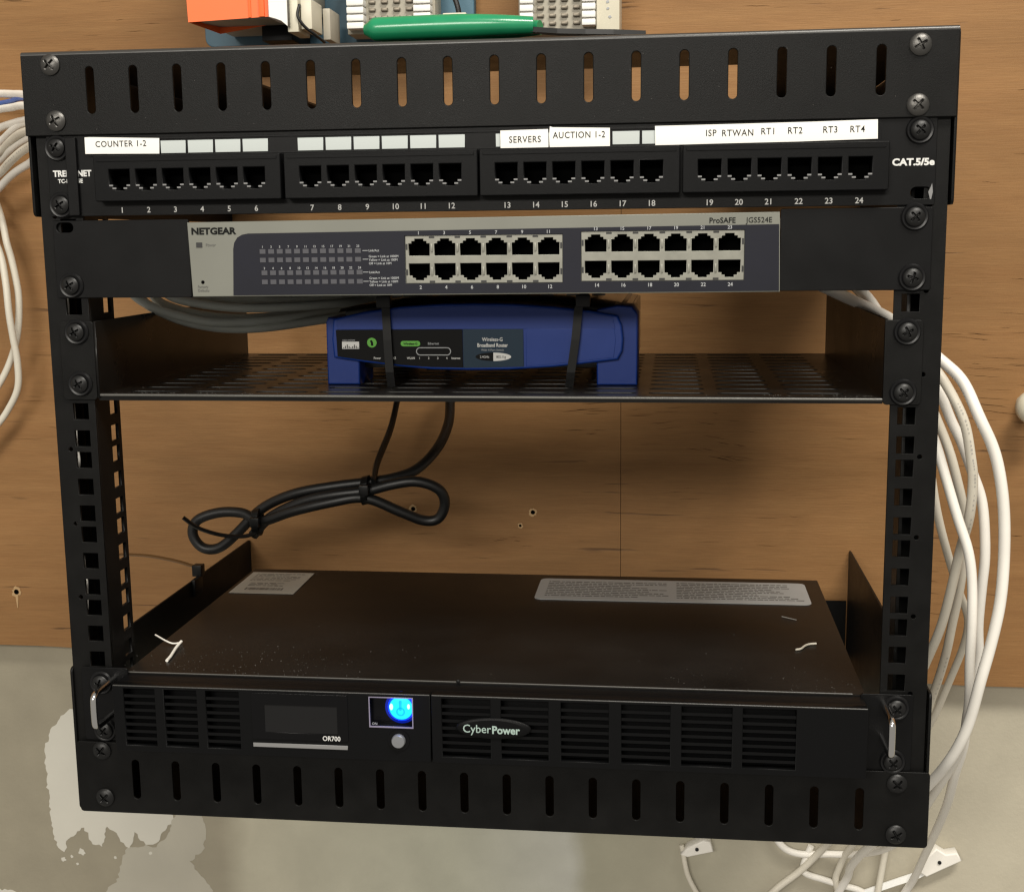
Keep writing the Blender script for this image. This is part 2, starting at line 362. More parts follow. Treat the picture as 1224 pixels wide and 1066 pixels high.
# ------------------------------------------------------------------ the rack
rack = thing('equipment_rack', 'black steel open wall mount rack frame with slotted front rails holding all the gear', 'rack', (0, 324, -400))
def slot(x, z0, z1, w=4.6): return rrect(x - w / 2, z0, x + w / 2, z1, w / 2 - .01, 5)
SLX = [-212.5 + 25 * k for k in range(18)]
EDGE = mat('edge_highlight_paint', (0.028, 0.027, 0.025), 0.34, spec=.6)  # lighter and shinier than the coat, paints the rim highlight into the edge
tf = plate('top_panel', rrect(-252, -.4, 251, 43.0, .5, 3), [slot(x, 11, 36.2) for x in SLX], -3.7, -2.1, BLACK, rack, .45)
bf = plate('bottom_panel', rrect(-247.5, -400.2, 252, -355.4, 2.2, 4), [slot(x + 1.5, -390.8, -366) for x in SLX], -3.6, -2.0, BLACK, rack, .35)
def side(x, z0, z1, name):
    f = lambda a, b, c: (x + c, a, b)
    return link(name, plate_me(name, rrect(-1.8, z0, 324, z1, 3, 4), [], 1.6, f, .3), BLACK, rack)
for s in (-1, 1):
    side(s * 250.4 + (.6 if s > 0 else -.6), -44.6, 44, 'side_plate')
    side(s * 249.6 + (1.2 if s > 0 else 1.2), -400, -310, 'side_plate')
    x0, x1 = sorted((s * 249, s * 183))
    plate('wall_flange', rect(x0, .5, x1, 44), [slot(s * 215, 12, 34, 8)], 321.8, 323.6, BLACK, rack)
    plate('wall_flange', rect(x0, -399.5, x1, -352), [slot(s * 215, -388, -366, 8)], 321.8, 323.6, BLACK, rack)
link('top_sheet', plate_me('top_sheet', [(-249, -1.6), (249, -1.6), (249, 321), (166, 321), (166, 115), (-168, 115), (-168, 321), (-249, 321)], [], 1.6, lambda a, b, c: (a, b, 43.8 + c), .2), BLACK, rack)
link('bottom_sheet', plate_me('bottom_sheet', rect(-247, -1.6, 249, 115), [], 1.6, lambda a, b, c: (a, b, -399.2 + c), .2), BLACK, rack)
tube('bent_edge', [(-251.8, -1.6, 42.9), (0, -1.6, 42.9), (250.8, -1.6, 42.9)], 2.05, EDGE, tf, seg=20, n=2)
HZ = [U(n, h) for n in range(1, 9) for h in range(3)]
def pillar(s):
    cx = s * 232.2
    x0, x1 = (-248, -223.4) if s < 0 else (223.6, 249)
    holes = [rect(cx - 4.6, z - 4.7, cx + 4.6, z + 4.7) for z in HZ] + [circ(s * 240, -44.45 * k, 1.35, 10) for k in range(1, 8)]
    plate('front_post', rect(x0, -398, x1, 40), holes, 0, 2.0, BLACK, rack, .2)
    xs = 230.6 if s > 0 else x1
    link('post_flange', plate_me('post_flange', rect(2.1, -398, 33, 40), [rect(19.5, z - 4.7, 29, z + 4.7) for z in HZ], 2.0, lambda a, b, c: (xs - s * -1.0 + c, a, b), .2), BLACK, rack)
def channel(s):
    xo = -247.9 if s < 0 else 248.9
    link('post_flange', plate_me('post_flange', rect(2.1, -398, 33, 40), [], 1.8, lambda a, b, c: (xo - s * .9 + c, a, b), .2), BLACK, rack)
    x0, x1 = sorted((xo - s * 2, xo - s * (13 if s < 0 else 16)))
    plate('post_return', rect(x0, -398, x1, 40), [], 31.2, 33, BLACK, rack, .2)
pillar(-1); pillar(1); channel(-1); channel(1)
for x, z in ((-234.6, 37.6), (-233.4, 7.5), (231.6, 35.6), (231.4, 5.8)): frame_screw(x, z, -3.6, rack)
for x, z in ((-231.2, -360.6), (-231.1, -390.4), (234, -362.2), (234.4, -392.3)): frame_screw(x, z, -3.6, rack, True)

# ------------------------------------------------------------------ patch panel
pp = thing('patch_bay', 'black 24 port patch panel with white paper name labels, topmost device in the rack', 'patch panel', (0, 0, -45))
plate('faceplate', rrect(-241, -44.6, 242, 1.2, .8, 2), [rrect(229.6, -41.4, 240.2, -35.4, 2.95, 5)] + [rect(x0 + 3, -34, x1 - 3, -15) for x0, x1 in ((-211, -105), (-104, 2), (3, 110), (111, 217))], -2, -.2, BLACK2, pp)
MOD = [(-210.8, -104.6, -196.2), (-102.6, 3.6, -88.0), (4.6, 110.6, 19.0), (112, 217.3, 126.0)]
def port_poly(x, z, flip=False, w=5.9, s=1):
    # keyed 8P8C opening; tab notch down unless flipped
    p = [(-w, 6.0), (w, 6.0), (w, -2.2), (4.1, -2.2), (4.1, -3.8), (2.4, -3.8), (2.4, -5.4), (-2.4, -5.4), (-2.4, -3.8), (-4.1, -3.8), (-4.1, -2.2), (-w, -2.2)]
    if flip: p = [(a, -b) for a, b in p][::-1]
    return [(x + a, z + b) for a, b in p]
def cavity_me(y0, depth, w=6.1, z0=-5.6, z1=6.2):
    v = [(-w, y0, z0), (w, y0, z0), (w, y0, z1), (-w, y0, z1), (-w, y0 + depth, z0), (w, y0 + depth, z0), (w, y0 + depth, z1), (-w, y0 + depth, z1)]
    me = mk('port', v, [(4, 5, 6, 7), (0, 1, 5, 4), (1, 2, 6, 5), (2, 3, 7, 6), (3, 0, 4, 7)], recalc=False); me.materials.append(HOLE); return me
cav = cavity_me(0, 11); cavs = cavity_me(0, 11, z0=-5.1, z1=5.1)
glint_me = box_me('step_glint', -1.0, 1.0, -.15, .5, -.4, .4); glint_me.materials.append(GREYM)  # small grey pieces painting in the highlights on the port steps
num = 0
for mi, (x0, x1, px) in enumerate(MOD):
    pc = [px + 15.36 * k for k in range(6)]
    zc = -25.6 - .1 * mi
    mod = plate('port_module', rrect(x0, -36.9, x1, -12.2, .8, 2), [port_poly(x, zc) for x in pc], -9.6, -1.9, PLASTIC, pp, .5)
    plate('module_rim', rect(x0 + 2, -15.4, x1 - 2, -13.6), [], -10.0, -9.5, PLASTIC, mod, .1)
    for x in pc:
        num += 1
        p = link('port', cav, None, mod, (x, -8.9, zc))
        for s in (-1, 1):
            link('step_highlight', glint_me, None, p, (x + s * 5.0, -9.5, zc - 2.75)); link('step_highlight', glint_me, None, p, (x + s * 3.2, -9.5, zc - 4.3))
        xx = x * 1.0088 + (-.9)
        text('port_number', str(num), xx, -43.0 - .1 * mi, -2.3, 4.3, PRINT, pp, 'CENTER', .012)
    for k in range(6):
        bx = -198.3 + 15.6 * k + mi * 109.05
        if mi == 3: continue
        plate('designation_strip', rect(bx - 7.1, -11.0, bx + 7.1, -4.2), [], -2.75, -2.1, STRIP, pp, .1)
plate('strip_holder', rect(-216, -12.0, 214, -2.2), [rect(-214.5, -11.4, 212.5, -3.2)], -2.6, -2.05, BLACK2, pp, .1)
def paper(poly, y, *txt):
    sh = [(107 + (x - 107) * 1.0075, -59 + (z + 59) * 1.0075) for x, z in poly]
    p = plate('paper_label', sh, [], y - .3, y, PAPER, pp, .05)
    for s, x, z, size, sx in txt: text('lettering', s, 107 + (x - 107) * 1.0075, -59 + (z + 59) * 1.0075, y - .36, size, PRINTK, p, 'CENTER', .006, sx, spacing=1.12)
paper([(-215.3, -11.0), (-172.7, -11.6), (-172.4, -3.3), (-185, -2.9), (-200, -2.4), (-212, -2.0), (-215.2, -2.1)], -3.4, ('COUNTER 1-2', -194.5, -7.4, 4.6, .93))
paper([(16, -12.6), (41.6, -12.9), (41.4, -2.8), (16, -3.1)], -3.4, ('SERVERS', 29.1, -9.5, 4.8, .88))
paper([(42.3, -13.0), (74.1, -12.4), (74.0, -2.9), (44, -2.0), (42.4, -1.5), (42.0, -6)], -3.9, ('AUCTION 1-2', 57.8, -7.7, 4.7, .88))
paper([(97.7, -12.3), (130, -12), (170, -11.8), (211.2, -11.1), (210.9, -1.4), (180, -1.9), (140, -2.2), (97.5, -2.4)], -3.4,
      ('ISP', 126.5, -8.1, 4.7, .9), ('RTWAN', 140.2, -8.3, 4.7, .9), ('RT1', 155.8, -7.8, 4.7, .9), ('RT2', 169.4, -7.7, 4.7, .9), ('RT3', 187.2, -7.6, 4.7, .9), ('RT4', 200.8, -7.6, 4.7, .9))
text('maker_lettering', 'TRENDNET', -238.0, -22.6, -2.3, 4.6, PRINT, pp, 'LEFT', .04, .95)
text('maker_lettering', 'TC-P24C5E', -235.4, -26.2, -2.3, 3.0, PRINT, pp, 'LEFT', .03, 1.0)
plate('cover_strip', rrect(-229.3, -44.3, -223.0, -1.6, .6, 2), [], -4.3, -2.1, BLACK2, pp, .4)
text('category_lettering', 'CAT.5/5e', 219.8, -24.3, -2.3, 4.8, PRINT, pp, 'LEFT', .045, 1.12)
plate('worn_scratch', [(243.6 - 5, -38), (239.8, -35.3), (240.4, -33.6), (240.9, -38), (240.2, -41.6), (239.6, -41.8)], [], -2.12, -2.02, GREYM, pp, .02)
rack_screw(-234.6, -7.0, -2, pp); rack_screw(-234.2, -38.3, -2, pp); rack_screw(233.2, -6.6, -2, pp)
box('circuit_board', -205, 212, 6, 30, -40, -6, HOLE, pp)

# ------------------------------------------------------------------ network switch
sw = thing('network_switch', 'grey and slate 24 port network switch with long black rack ears below the patch panel', 'network switch', (0, 0, -90))
plate('rack_ear', rrect(-240.6, -90.3, -160.9, -46.9, 1, 2), [rrect(-238.6, -53.6, -228.6, -47.9 - .2, 2.7, 5)], -2, -.2, BLACK2, sw, .35)
plate('rack_ear', rrect(163.6, -88.6, 241.6, -45.6, 1, 2), [], -2, -.2, BLACK2, sw, .35)
box('housing', -160.5, 163, 11, 168, -89.6, -48.6, mat('dark_switch_case', (.03, .03, .035), .45), sw, 1)
cx0, cx1 = -160.6, 163.5
P1 = (-37.9, 48.5); P2 = (58.3, 145.0)
# face: four pieces of sheet around the two port blocks, all one plate with two openings
face = plate('faceplate', [(-159.6, -89.9), (163.9, -89.0), (162.9, -47.2), (-160.8, -48.8)], [rect(P1[0], -83.4, P1[1], -57.4), rect(P2[0], -82.8, P2[1], -56.2)], -4.4, -1.5, SILVER, sw, .4)
nv = [(-135.9, -89.2), (163.3, -88.4), (162.7, -53.6), (-126, -55.3), (-129.4, -55.9), (-132.2, -57.4), (-134.1, -60.2), (-134.8, -63.5)]
plate('slate_panel', nv, [rect(P1[0], -83.4, P1[1], -57.4), rect(P2[0], -82.8, P2[1], -56.2)], -4.75, -4.35, NAVY, sw, .1)
led_w = mat('port_status_window', (.03, .03, .03), .3)
def port_block(x0, x1, zb, zt, first):
    pitch = 14.2; c0 = (x0 + x1) / 2 - 2.5 * pitch
    zu, zl = zt - 6.1, zb + 6.1
    sq = lambda x, zc, fl: [(a, zc + (b - zc) * .8) for a, b in port_poly(x, zc, fl, w=5.8)]
    holes = []
    for k in range(6):
        x = c0 + pitch * k
        holes.append(sq(x, zu, True))
        holes.append(sq(x, zl, False))
    blk = plate('port_block', rect(x0 + .15, zb + .15, x1 - .15, zt - .15), holes, -4.2, -2.2, SHIELD, sw, .25)
    for k in range(6):
        x = c0 + pitch * k
        link('port', cavs, None, blk, (x, -2.1, zu)); link('port', cavs, None, blk, (x, -2.1, zl))
        text('port_number', str(first + 2 * k), x, zt + .5, -4.8, 2.5, PRINTG, sw, 'CENTER', .015)
        text('port_number', str(first + 1 + 2 * k), x + .6, zb - 2.9, -4.8, 2.7, PRINTG, sw, 'CENTER', .015)
        for zz in (zt - 1.0, zb + 1.0):
            if k < 5: box('shield_slot', x + pitch / 2 - 1.5, x + pitch / 2 + 1.5, -4.3, -4.1, zz - .55, zz + .55, led_w, blk)
        for zz in (zu - .6, zl + .6):
            if k < 5: box('spring_finger', x + pitch / 2 - .6, x + pitch / 2 + .6, -4.9, -4.15, zz - 2.2, zz + 2.2, SHIELD, blk, .25)
    for zz in (zu, zl):
        for xx in (x0 + .9, x1 - .9): box('shield_slot', xx - .5, xx + .5, -4.3, -4.1, zz - 1.6, zz + 1.6, led_w, blk)
port_block(P1[0], P1[1], -83.4, -57.4, 1); port_block(P2[0], P2[1], -82.8, -56.2, 13)
text('maker_lettering', 'NETGEAR', -158.6, -55.4, -4.6, 5.0, PRINTK, sw, 'LEFT', .04, 1.16)
text('model_lettering', 'ProSAFE', 126.2, -52.6, -4.6, 4.0, PRINTK, sw, 'LEFT', .014, .98)
text('model_lettering', 'JGS524E', 145.6, -52.6, -4.6, 4.0, PRINTK, sw, 'LEFT', .0, .98)
box('power_led', -156.0, -152.6, -4.7, -4.35, -62.6, -59.9, led_w, sw)
text('led_lettering', 'Power', -150.6, -62.0, -4.6, 2.2, mat('faint_grey_print', (.12, .12, .11), .6), sw)
plate('reset_hole', circ(-153.3, -81.8, 1.0, 12), [], -4.55, -4.38, HOLE, sw, .02)
text('led_lettering', 'Factory', -156.4, -84.9, -4.6, 2.0, MATS['faint_grey_print'], sw); text('led_lettering', 'Defaults', -156.4, -87.0, -4.6, 2.0, MATS['faint_grey_print'], sw)
led = box_me('status_led', -1.65, 1.65, -.25, .1, -1.25, 1.25); led.materials.append(LEDM)
ledb = box_me('status_led', -.45, .45, -.3, .1, -1.25, 1.25)
for r, (zr, nrow) in enumerate(((-65.2, 1), (-69.9, 0), (-76.9, 2), (-81.9, 0))):
    for k in range(12):
        x = -118.0 + (r > 1) * .6 + 4.9 * k
        l = link('status_led', led, None, sw, (x, -4.8, zr))
        if nrow: text('led_number', str(nrow + 2 * k), x, zr + 1.9, -4.85, 1.75, PRINTG, sw, 'CENTER', .01)
    box('led_tick', -61.6, -58.6, -4.85, -4.74, zr - .15, zr + .15, PRINTG, sw)
for z, s in ((-65.8, 'Link/Act'), (-69.0, 'Green = Link at 1000M'), (-70.9, 'Yellow = Link at 100M'), (-72.8, 'Off = Link at 10M'),
             (-77.6, 'Link/Act'), (-80.8, 'Green = Link at 1000M'), (-82.7, 'Yellow = Link at 100M'), (-84.6, 'Off = Link at 10M')):
    text('led_lettering', s, -58.2, z, -4.85, 1.75, PRINTG, sw, 'LEFT', .012, 1.0)
rack_screw(-231.6, -83.2, -2, sw); rack_screw(232.2, -50.6, -2, sw); rack_screw(232.0, -82.0, -2, sw)

# ------------------------------------------------------------------ shelf
sh = thing('rack_shelf', 'black vented steel shelf screwed across the middle of the rack', 'shelf', (0, 130, -148))
hol = []
for i in range(11):
    for j in range(12):
        x0 = -207.4 + 37.75 * i; y = 14 + 21 * j
        hol.append(rrect(x0, y - 3.4, x0 + 31, y + 3.4, 3.3, 3))
link('tray', plate_me('tray', rect(-219.6, 0, 219.6, 258), hol, 1.4, lambda a, b, c: (a, b, -146.2 + c), .15), SHELFM, sh)
tube('front_lip', [(-220.5, -.6, -145.9), (0, -.6, -146.4), (219.5, -.6, -146.8)], 0.95, mat('lip_highlight_paint', (0.09, 0.087, 0.08), 0.34, metal=.5), sh, seg=10, n=2)  # lip colour lightened to paint in its bright highlight line
box('front_hem', -220.2, 219.4, -.6, .9, -149.0, -146.5, SHELFM, sh)
for s in (-1, 1):
    f = lambda a, b, c: (s * 219.9 + c, a, b)
    link('side_wall', plate_me('side_wall', [(-1.8, -147.5), (258, -147.5), (258, -103), (-1.8, -103.6)], [], 1.4, f, .2), SHELFM, sh)
plate('mounting_ear', rrect(-241, -148.6, -220.6, -103.4, 2.2, 4), [rrect(-236, -145.4, -228.5, -139.2, 3)], -2, -.3, BLACK, sh, .35)
plate('mounting_ear', rrect(219.2, -149.4, 239.2, -104.2, 2.2, 4), [], -2, -.3, BLACK, sh, .35)
rack_screw(-230.4, U(3, 1) + 1.5, -2, sh); rack_screw(-230.2, U(4, 0) + .4, -2, sh); rack_screw(230.6, -110.4, -2, sh); rack_screw(229.6, -142.6, -2, sh)

# ------------------------------------------------------------------ router
ro = thing('wireless_router', 'blue fronted wireless router with dark lid strapped onto the shelf', 'router', (-5, 130, -145.4))
box('housing', -91, 80, 64, 235, -137, -99.5, mat('black_router_case', (.014, .013, .012), .35), ro, 3)
arc_t = [(-93.5, -105.8), (-75, -101.6), (-52, -98.6), (-30, -97.3), (-6.8, -96.9), (15, -97.4), (37.6, -98.9), (60, -101.4), (76, -104.4)]
arc_b = [(78.3, -110), (79.2, -118), (78.6, -125), (76, -130.0), (55, -132.6), (37, -134.5), (12, -136), (-12.5, -136.3), (-35, -135.8), (-53, -134.2), (-75, -131.6), (-93.8, -128.8), (-94.6, -118)]
fb = plate('front_bezel', (arc_t + arc_b), [], 46.5, 64, BLUE, ro, 1.2)
plate('front_band', [(-91, -106.6), (-75, -102.9), (-52, -100), (-6.8, -98.3), (37.6, -100.2), (60, -102.8), (73, -105.2), (74.5, -112), (-91, -112)], [], 46.2, 46.8, BLUED, ro, .15)
plate('black_label', [(-91.8, -112.2), (-15.4, -112.0), (-15.4, -134.6), (-35, -134.3), (-53, -133.0), (-75, -130.3), (-91.2, -128.0)], [], 45.9, 46.9, LBLK, ro, .1)
plate('teal_label', [(-15.2, -112.0), (20.6, -111.9), (20.8, -134.0), (-15.2, -134.8)], [], 45.95, 46.9, TEAL, ro, .1)
plate('end_inset', [(22.3, -111.8), (73.8, -111.8), (74.8, -118), (73.6, -128.6), (37.6, -132.6), (22.3, -133.8)], [], 46.2, 46.8, BLUE, ro, .2)
# end pieces with feet: one behind the lens shaped bezel
plate('end_cap', [(-99.0, -145.3), (-79.0, -145.3), (-79.0, -132), (-79, -107), (-97.4, -105), (-98.8, -108)], [], 50, 86, BLUED, ro, .9)
plate('end_cap', [(63.4, -145.3), (87.2, -145.3), (87.4, -104), (84, -99.3), (76, -98.6), (63.4, -101)], [], 50, 86, BLUED, ro, .9)
for x0, x1 in ((-96, -78), (64, 84)): box('rear_foot', x0, x1, 190, 225, -145.3, -132, ROUTERTOP, ro, 2)
# lid: shallow arch
vs, fs = [], []
N = 24
for j, y in enumerate((60, 66, 120, 180, 232, 238)):
    for i in range(N + 1):
        t = -1 + 2 * i / N; x = -5.5 + t * 88
        z = -96.2 - 6.5 * abs(t) ** 2.6 + (2.0 if 60 < y < 238 else 0)
        vs.append((x, y, z))
for j in range(5):
    for i in range(N): fs.append((j * (N + 1) + i, j * (N + 1) + i + 1, (j + 1) * (N + 1) + i + 1, (j + 1) * (N + 1) + i))
lid = mk('lid', vs, fs, True, 60, False); link('lid', lid, ROUTERTOP, ro)
box('side_skirt', 79.5, 84.4, 86, 236, -140, -101, ROUTERTOP, ro, 1); box('side_skirt', -95.5, -91, 86, 236, -140, -104, ROUTERTOP, ro, 1)
for k in range(9): box('lid_rib', -70 + k * 16, -62 + k * 16, 96, 100, -94.6 - .3, -94.0, ROUTERTOP, ro)
Y = 45.8
plate('logo_plate', rect(-88.2, -123.5, -77.8, -119.2), [], Y - .1, Y + .1, PRINT, ro, .02)
for k, hh in enumerate((.7, 1.5, 2.2, 1.3, .6, 1.2, 2.2, 1.5, .7)): box('logo_bar', -87.4 + k * 1.08, -86.9 + k * 1.08, Y - .25, Y - .12, -123.2, -123.2 + hh, LBLK, ro)
text('label_lettering', 'CISCO SYSTEMS', -88.0, -118.8, Y, 1.2, PRINTG, ro, 'LEFT', .01, .92)
plate('setup_light', circ(-70.0, -119.8, 2.9, 20), [], Y - .1, Y + .1, GREEN, ro, .02)
plate('setup_mark', [(-70.6, -121.6), (-69.2, -121.6), (-69.2, -119.9), (-70, -118.2), (-71.2, -118.7), (-70.6, -120)], [], Y - .22, Y - .1, LBLK, ro, .02)
plate('green_pill', rrect(-52.6, -122.0, -40.8, -118.8, 1.58), [], Y - .1, Y + .1, GREEN, ro, .02)
text('label_lettering', 'Wireless-G', -46.7, -121.1, Y - .15, 1.9, LBLK, ro, 'CENTER', .03, .95)
text('label_lettering', 'Ethernet', -32.9, -121.0, Y, 1.9, PRINTG, ro, 'CENTER', .01)
plate('light_group_outline', rrect(-43.4, -127.4, -22.4, -122.6, 2.35), [rrect(-42.9, -126.9, -22.9, -123.1, 1.85)], Y - .05, Y + .1, PRINTG, ro, .02)
for x, s in ((-67.0, 'Power'), (-57.4, 'DMZ'), (-46.6, 'WLAN'), (-41.4, '1'), (-35.9, '2'), (-30.4, '3'), (-25.0, '4'), (-19.6, 'Internet')):
    text('label_lettering', s, x, -129.6, Y, 1.8, PRINT, ro, 'CENTER', .015, .9)
for z in (-118.2, -120.4, -122.6): text('label_lettering', 'ON', -59.6, z, Y, 1.3, PRINTG, ro, 'CENTER')
text('label_lettering', 'Wireless-G', 2.4, -119.0, Y, 3.1, PRINT, ro, 'CENTER', .012, .85)
text('label_lettering', 'Broadband Router', 2.4, -122.4, Y, 3.1, PRINT, ro, 'CENTER', .02, .78)
text('label_lettering', 'With 4-Port Switch', 2.4, -124.8, Y, 1.8, PRINTG, ro, 'CENTER', .0, .95)
el = circ(2.8, -128.2, 10.6, 36, 2.5)
plate('oval_badge', [p for p in el if p[0] >= 2.3], [], Y - .1, Y + .1, PRINT, ro, .02)
plate('oval_badge', [p for p in el if p[0] <= 3.3], [], Y - .08, Y + .08, LBLK, ro, .02)
text('label_lettering', '2.4GHz', -2.4, -128.9, Y - .15, 2.0, PRINT, ro, 'CENTER', 0, .9); text('label_lettering', '802.11g', 7.4, -128.9, Y - .15, 2.0, LBLK, ro, 'CENTER', .01, .9)

def strap(x0, x1, label):
    s = thing('cable_tie', label, 'cable tie', (x0, 45, -120), 'black ties strapping the router down')
    pts = [(x0, 44.5, -93.5), (x0 * .7 + x1 * .3, 44.2, -100), ((x0 + x1) / 2, 43.6, -118), (x1 * .8 + x0 * .2, 43.4, -137), (x1, 46, -149.6), (x1, 70, -150.5), (x1, 150, -150.6), (x1, 240, -149.6), (x0, 242, -120), (x0, 241, -95), (x0, 232, -91.8), (x0, 140, -91.6), (x0, 60, -92.0), (x0, 47, -92.6), (x0, 44.5, -93.5)]
    strip('strap', pts, (1, 0, 0), 4.9, 1.2, TIE, s)
    box('head', x0 - 4.2, x0 + 4.2, 40.6, 47, -99.0, -92.0, TIE, s, .8)
strap(-61.5, -58.5, 'black cable tie around left half of blue router, crossing its black label')
strap(56.0, 47.0, 'slanting black cable tie around right end of blue router')

# ------------------------------------------------------------------ UPS
up = thing('battery_backup', 'black rack mount battery backup with glowing blue power light, at the bottom of the rack', 'battery backup', (0, 100, -353))
body = box('cover', -216, 216, 0.6, 240, -352.5, -312.6, COVER, up, .7)
plate('rack_ear', rrect(-242, -354.9, -213, -309.3, 1.5, 3), [], -2, -.3, BLACK2, up, .3)
plate('rack_ear', rrect(213, -355.6, 241.5, -311, 1.5, 3), [], -2, -.3, BLACK2, up, .3)
VX = [(-208.0, -189.2), (-183.5, -164), (-158.5, -138.7)]; VR = [(-20.3, 7.4), (13.5, 40.2), (47.3, 74), (81, 108), (114.2, 141.8), (147.6, 176.4)]
zt, zb = -315.0, -349.6
bl = plate('left_bezel', rect(-214.6, -353.2, -26.9, -313.1), [rect(a, zb, b, zt) for a, b in VX] + [rect(-61.5, -332.6, -37.2, -315.4)], -20, -14, PLASTIC, up, .45)
br = plate('right_bezel', rect(-26.2, -353.2, 214.6, -313.1), [rect(a, zb, b, zt) for a, b in VR], -20, -14, PLASTIC, up, .45)
box('bezel_shell', -214.4, 214.4, -11, .5, -353, -313.3, PLASTIC, up, .2)
for x0, x1 in ((-214.4, -213), (213, 214.4), (-28.4, -25), (-70, -64.5), (-35, -30)): box('bezel_wall', x0, x1, -14.2, -10.8, -352.8, -313.4, PLASTIC, up)
box('bezel_top', -214.4, 214.4, -14.1, -10.9, -315, -313.35, PLASTIC, up); box('bezel_bottom', -214.4, 214.4, -14.1, -10.9, -352.8, -351.5, PLASTIC, up)
slat_cache = {}
def slats(a, b, parent):
    wdt = round(b - a, 1)
    if wdt not in slat_cache:
        w2 = wdt / 2 + .3
        v = [(-w2, -19.3, -.95), (w2, -19.3, -.95), (w2, -19.3, .85), (-w2, -19.3, .85), (-w2, -14.5, -2.4), (w2, -14.5, -2.4), (w2, -14.5, -.9), (-w2, -14.5, -.9)]
        me = mk('slat', v, [(0, 1, 2, 3), (4, 5, 6, 7), (0, 1, 5, 4), (1, 2, 6, 5), (2, 3, 7, 6), (3, 0, 4, 7)]); me.materials.append(PLASTIC); slat_cache[wdt] = me
    for k in range(1, 8):
        link('slat', slat_cache[wdt], None, parent, ((a + b) / 2, 0, zt - k * (zt - zb) / 8 - .2))
for a, b in VX: slats(a, b, bl)
for a, b in VR: slats(a, b, br)
plate('display_window', rrect(-131.2, -342.6, -74.6, -314.8, 1), [rect(-123.6, -338.4, -80.9, -322.0)], -20.5, -19.6, GLOSS, up, .2)
plate('lcd_screen', rect(-123.8, -338.6, -80.7, -321.8), [], -20.1, -19.7, LCD, up, .05)
plate('silver_bar', rect(-131.0, -347.4, -75.2, -345.0), [], -20.7, -19.9, BAR, up, .2)
text('model_lettering', 'OR700', -79.2, -342.2, -20.7, 4.0, PRINT, up, 'RIGHT', .014, .9)
# power light: lens behind a clear square window
plate('light_recess', rect(-62, -333, -36.8, -315.2), [], -15.6, -14.8, GLOSS, up, .05)
glowb = mat('blue_lamp_rim', (0.0, .02, .3), .3, emit=(0.0, 0.03, 1.0), estr=2.6)
glowc = mat('cyan_lamp_core', (0.0, .3, .6), .3, emit=(0.01, 0.50, 1.0), estr=1.5)
lens = link('power_light', lathe_me('power_light', [(7.9, 0), (7.5, -.9), (6.8, -1.0)]), glowb, up, (-44.3, -15.7, -322.6))
link('lamp_halo_ring', lathe_me('lamp_halo_ring', [(9.6, .35), (7.7, .1), (7.7, -.1), (9.5, .1)]), mat('dim_blue_halo', (0, .01, .1), .3, emit=(0.0, 0.006, .35), estr=.6), lens, (-44.3, -15.7, -322.6))  # glowing ring added for the blue halo around the lamp, no real part
link('light_core', lathe_me('light_core', [(6.9, 0), (6.7, -.5), (4, -1.3), (0.5, -1.6)]), glowc, lens, (-44.3, -16.5, -322.6))
symb = mat('lamp_symbol', (0.0, .1, .3), .3, emit=(0.0, 0.42, .98), estr=1.25)
plate('power_symbol', rrect(-45.2, -323.6, -43.6, -317.6, .7), [], -18.4, -18.2, symb, up, .02)
plate('power_symbol', circ(-44.3, -324.2, 2.6, 20), [circ(-44.3, -324.2, 1.7, 20)], -18.4, -18.2, symb, up, .02)
reflex = mat('white_reflex_glow', (.3, .6, .7), .3, emit=(0.45, 0.92, 1.0), estr=1.2)  # bright discs stand in for whitish reflections on the lens
for hx, hz, hr in ((-49.6, -321.4, 1.5), (-39.6, -321.0, 1.2)): plate('reflex_spot', circ(hx, hz, hr * .7, 14, hr * 1.3), [], -18.45, -18.3, reflex, up, .02)
pl = bpy.data.lights.new('blue_lamp_glow', 'POINT'); pl.color = (0.02, 0.12, 1.0); pl.energy = 0.0035; pl.shadow_soft_size = .0012
po = bpy.data.objects.new('blue_lamp_glow', pl); C.objects.link(po); po.location = Vector((-44.3, -27, -322.6)) * S
plate('window_rim', rect(-62.2, -333.2, -36.6, -315.0), [rect(-61.6, -332.4, -37.2, -315.5)], -20.6, -19.9, mat('clear_edge', (.22, .2, .26), .2), up, .05)
text('light_lettering', 'ON', -60.6, -331.6, -20.5, 2.0, PRINTG, up)
bt = link('power_button', lathe_me('power_button', [(4.0, 0), (4.0, -2.2), (3.5, -2.8), (.5, -2.9)]), BUTTON, up, (-45.3, -20, -340.6))
link('button_ring', lathe_me('button_ring', [(5.6, 0), (6.3, 0), (6.3, -.6), (5.6, -.6)]), GLOSS, bt, (-45.3, -19.9, -340.6))
plate('button_well', circ(-45.3, -340.6, 5.2, 24), [], -20.15, -19.95, HOLE, up, .02)
bd = link('logo_badge', lathe_me('logo_badge', [(1, 0), (1, -.7), (.93, -1.15), (.8, -1.4), (.02, -1.6)], 48), PLASTIC, up, (9.2, -19.9, -331.4))
for v in bd.data.vertices: v.co.x *= 21.4; v.co.z *= 6.3
text('maker_lettering', 'Cyber', -8.2, -333.7, -21.7, 6.7, MINT, up, 'LEFT', .004, .96); text('maker_lettering', 'Power', 8.4, -333.9, -21.7, 6.3, MINT, up, 'LEFT', .028, .94)
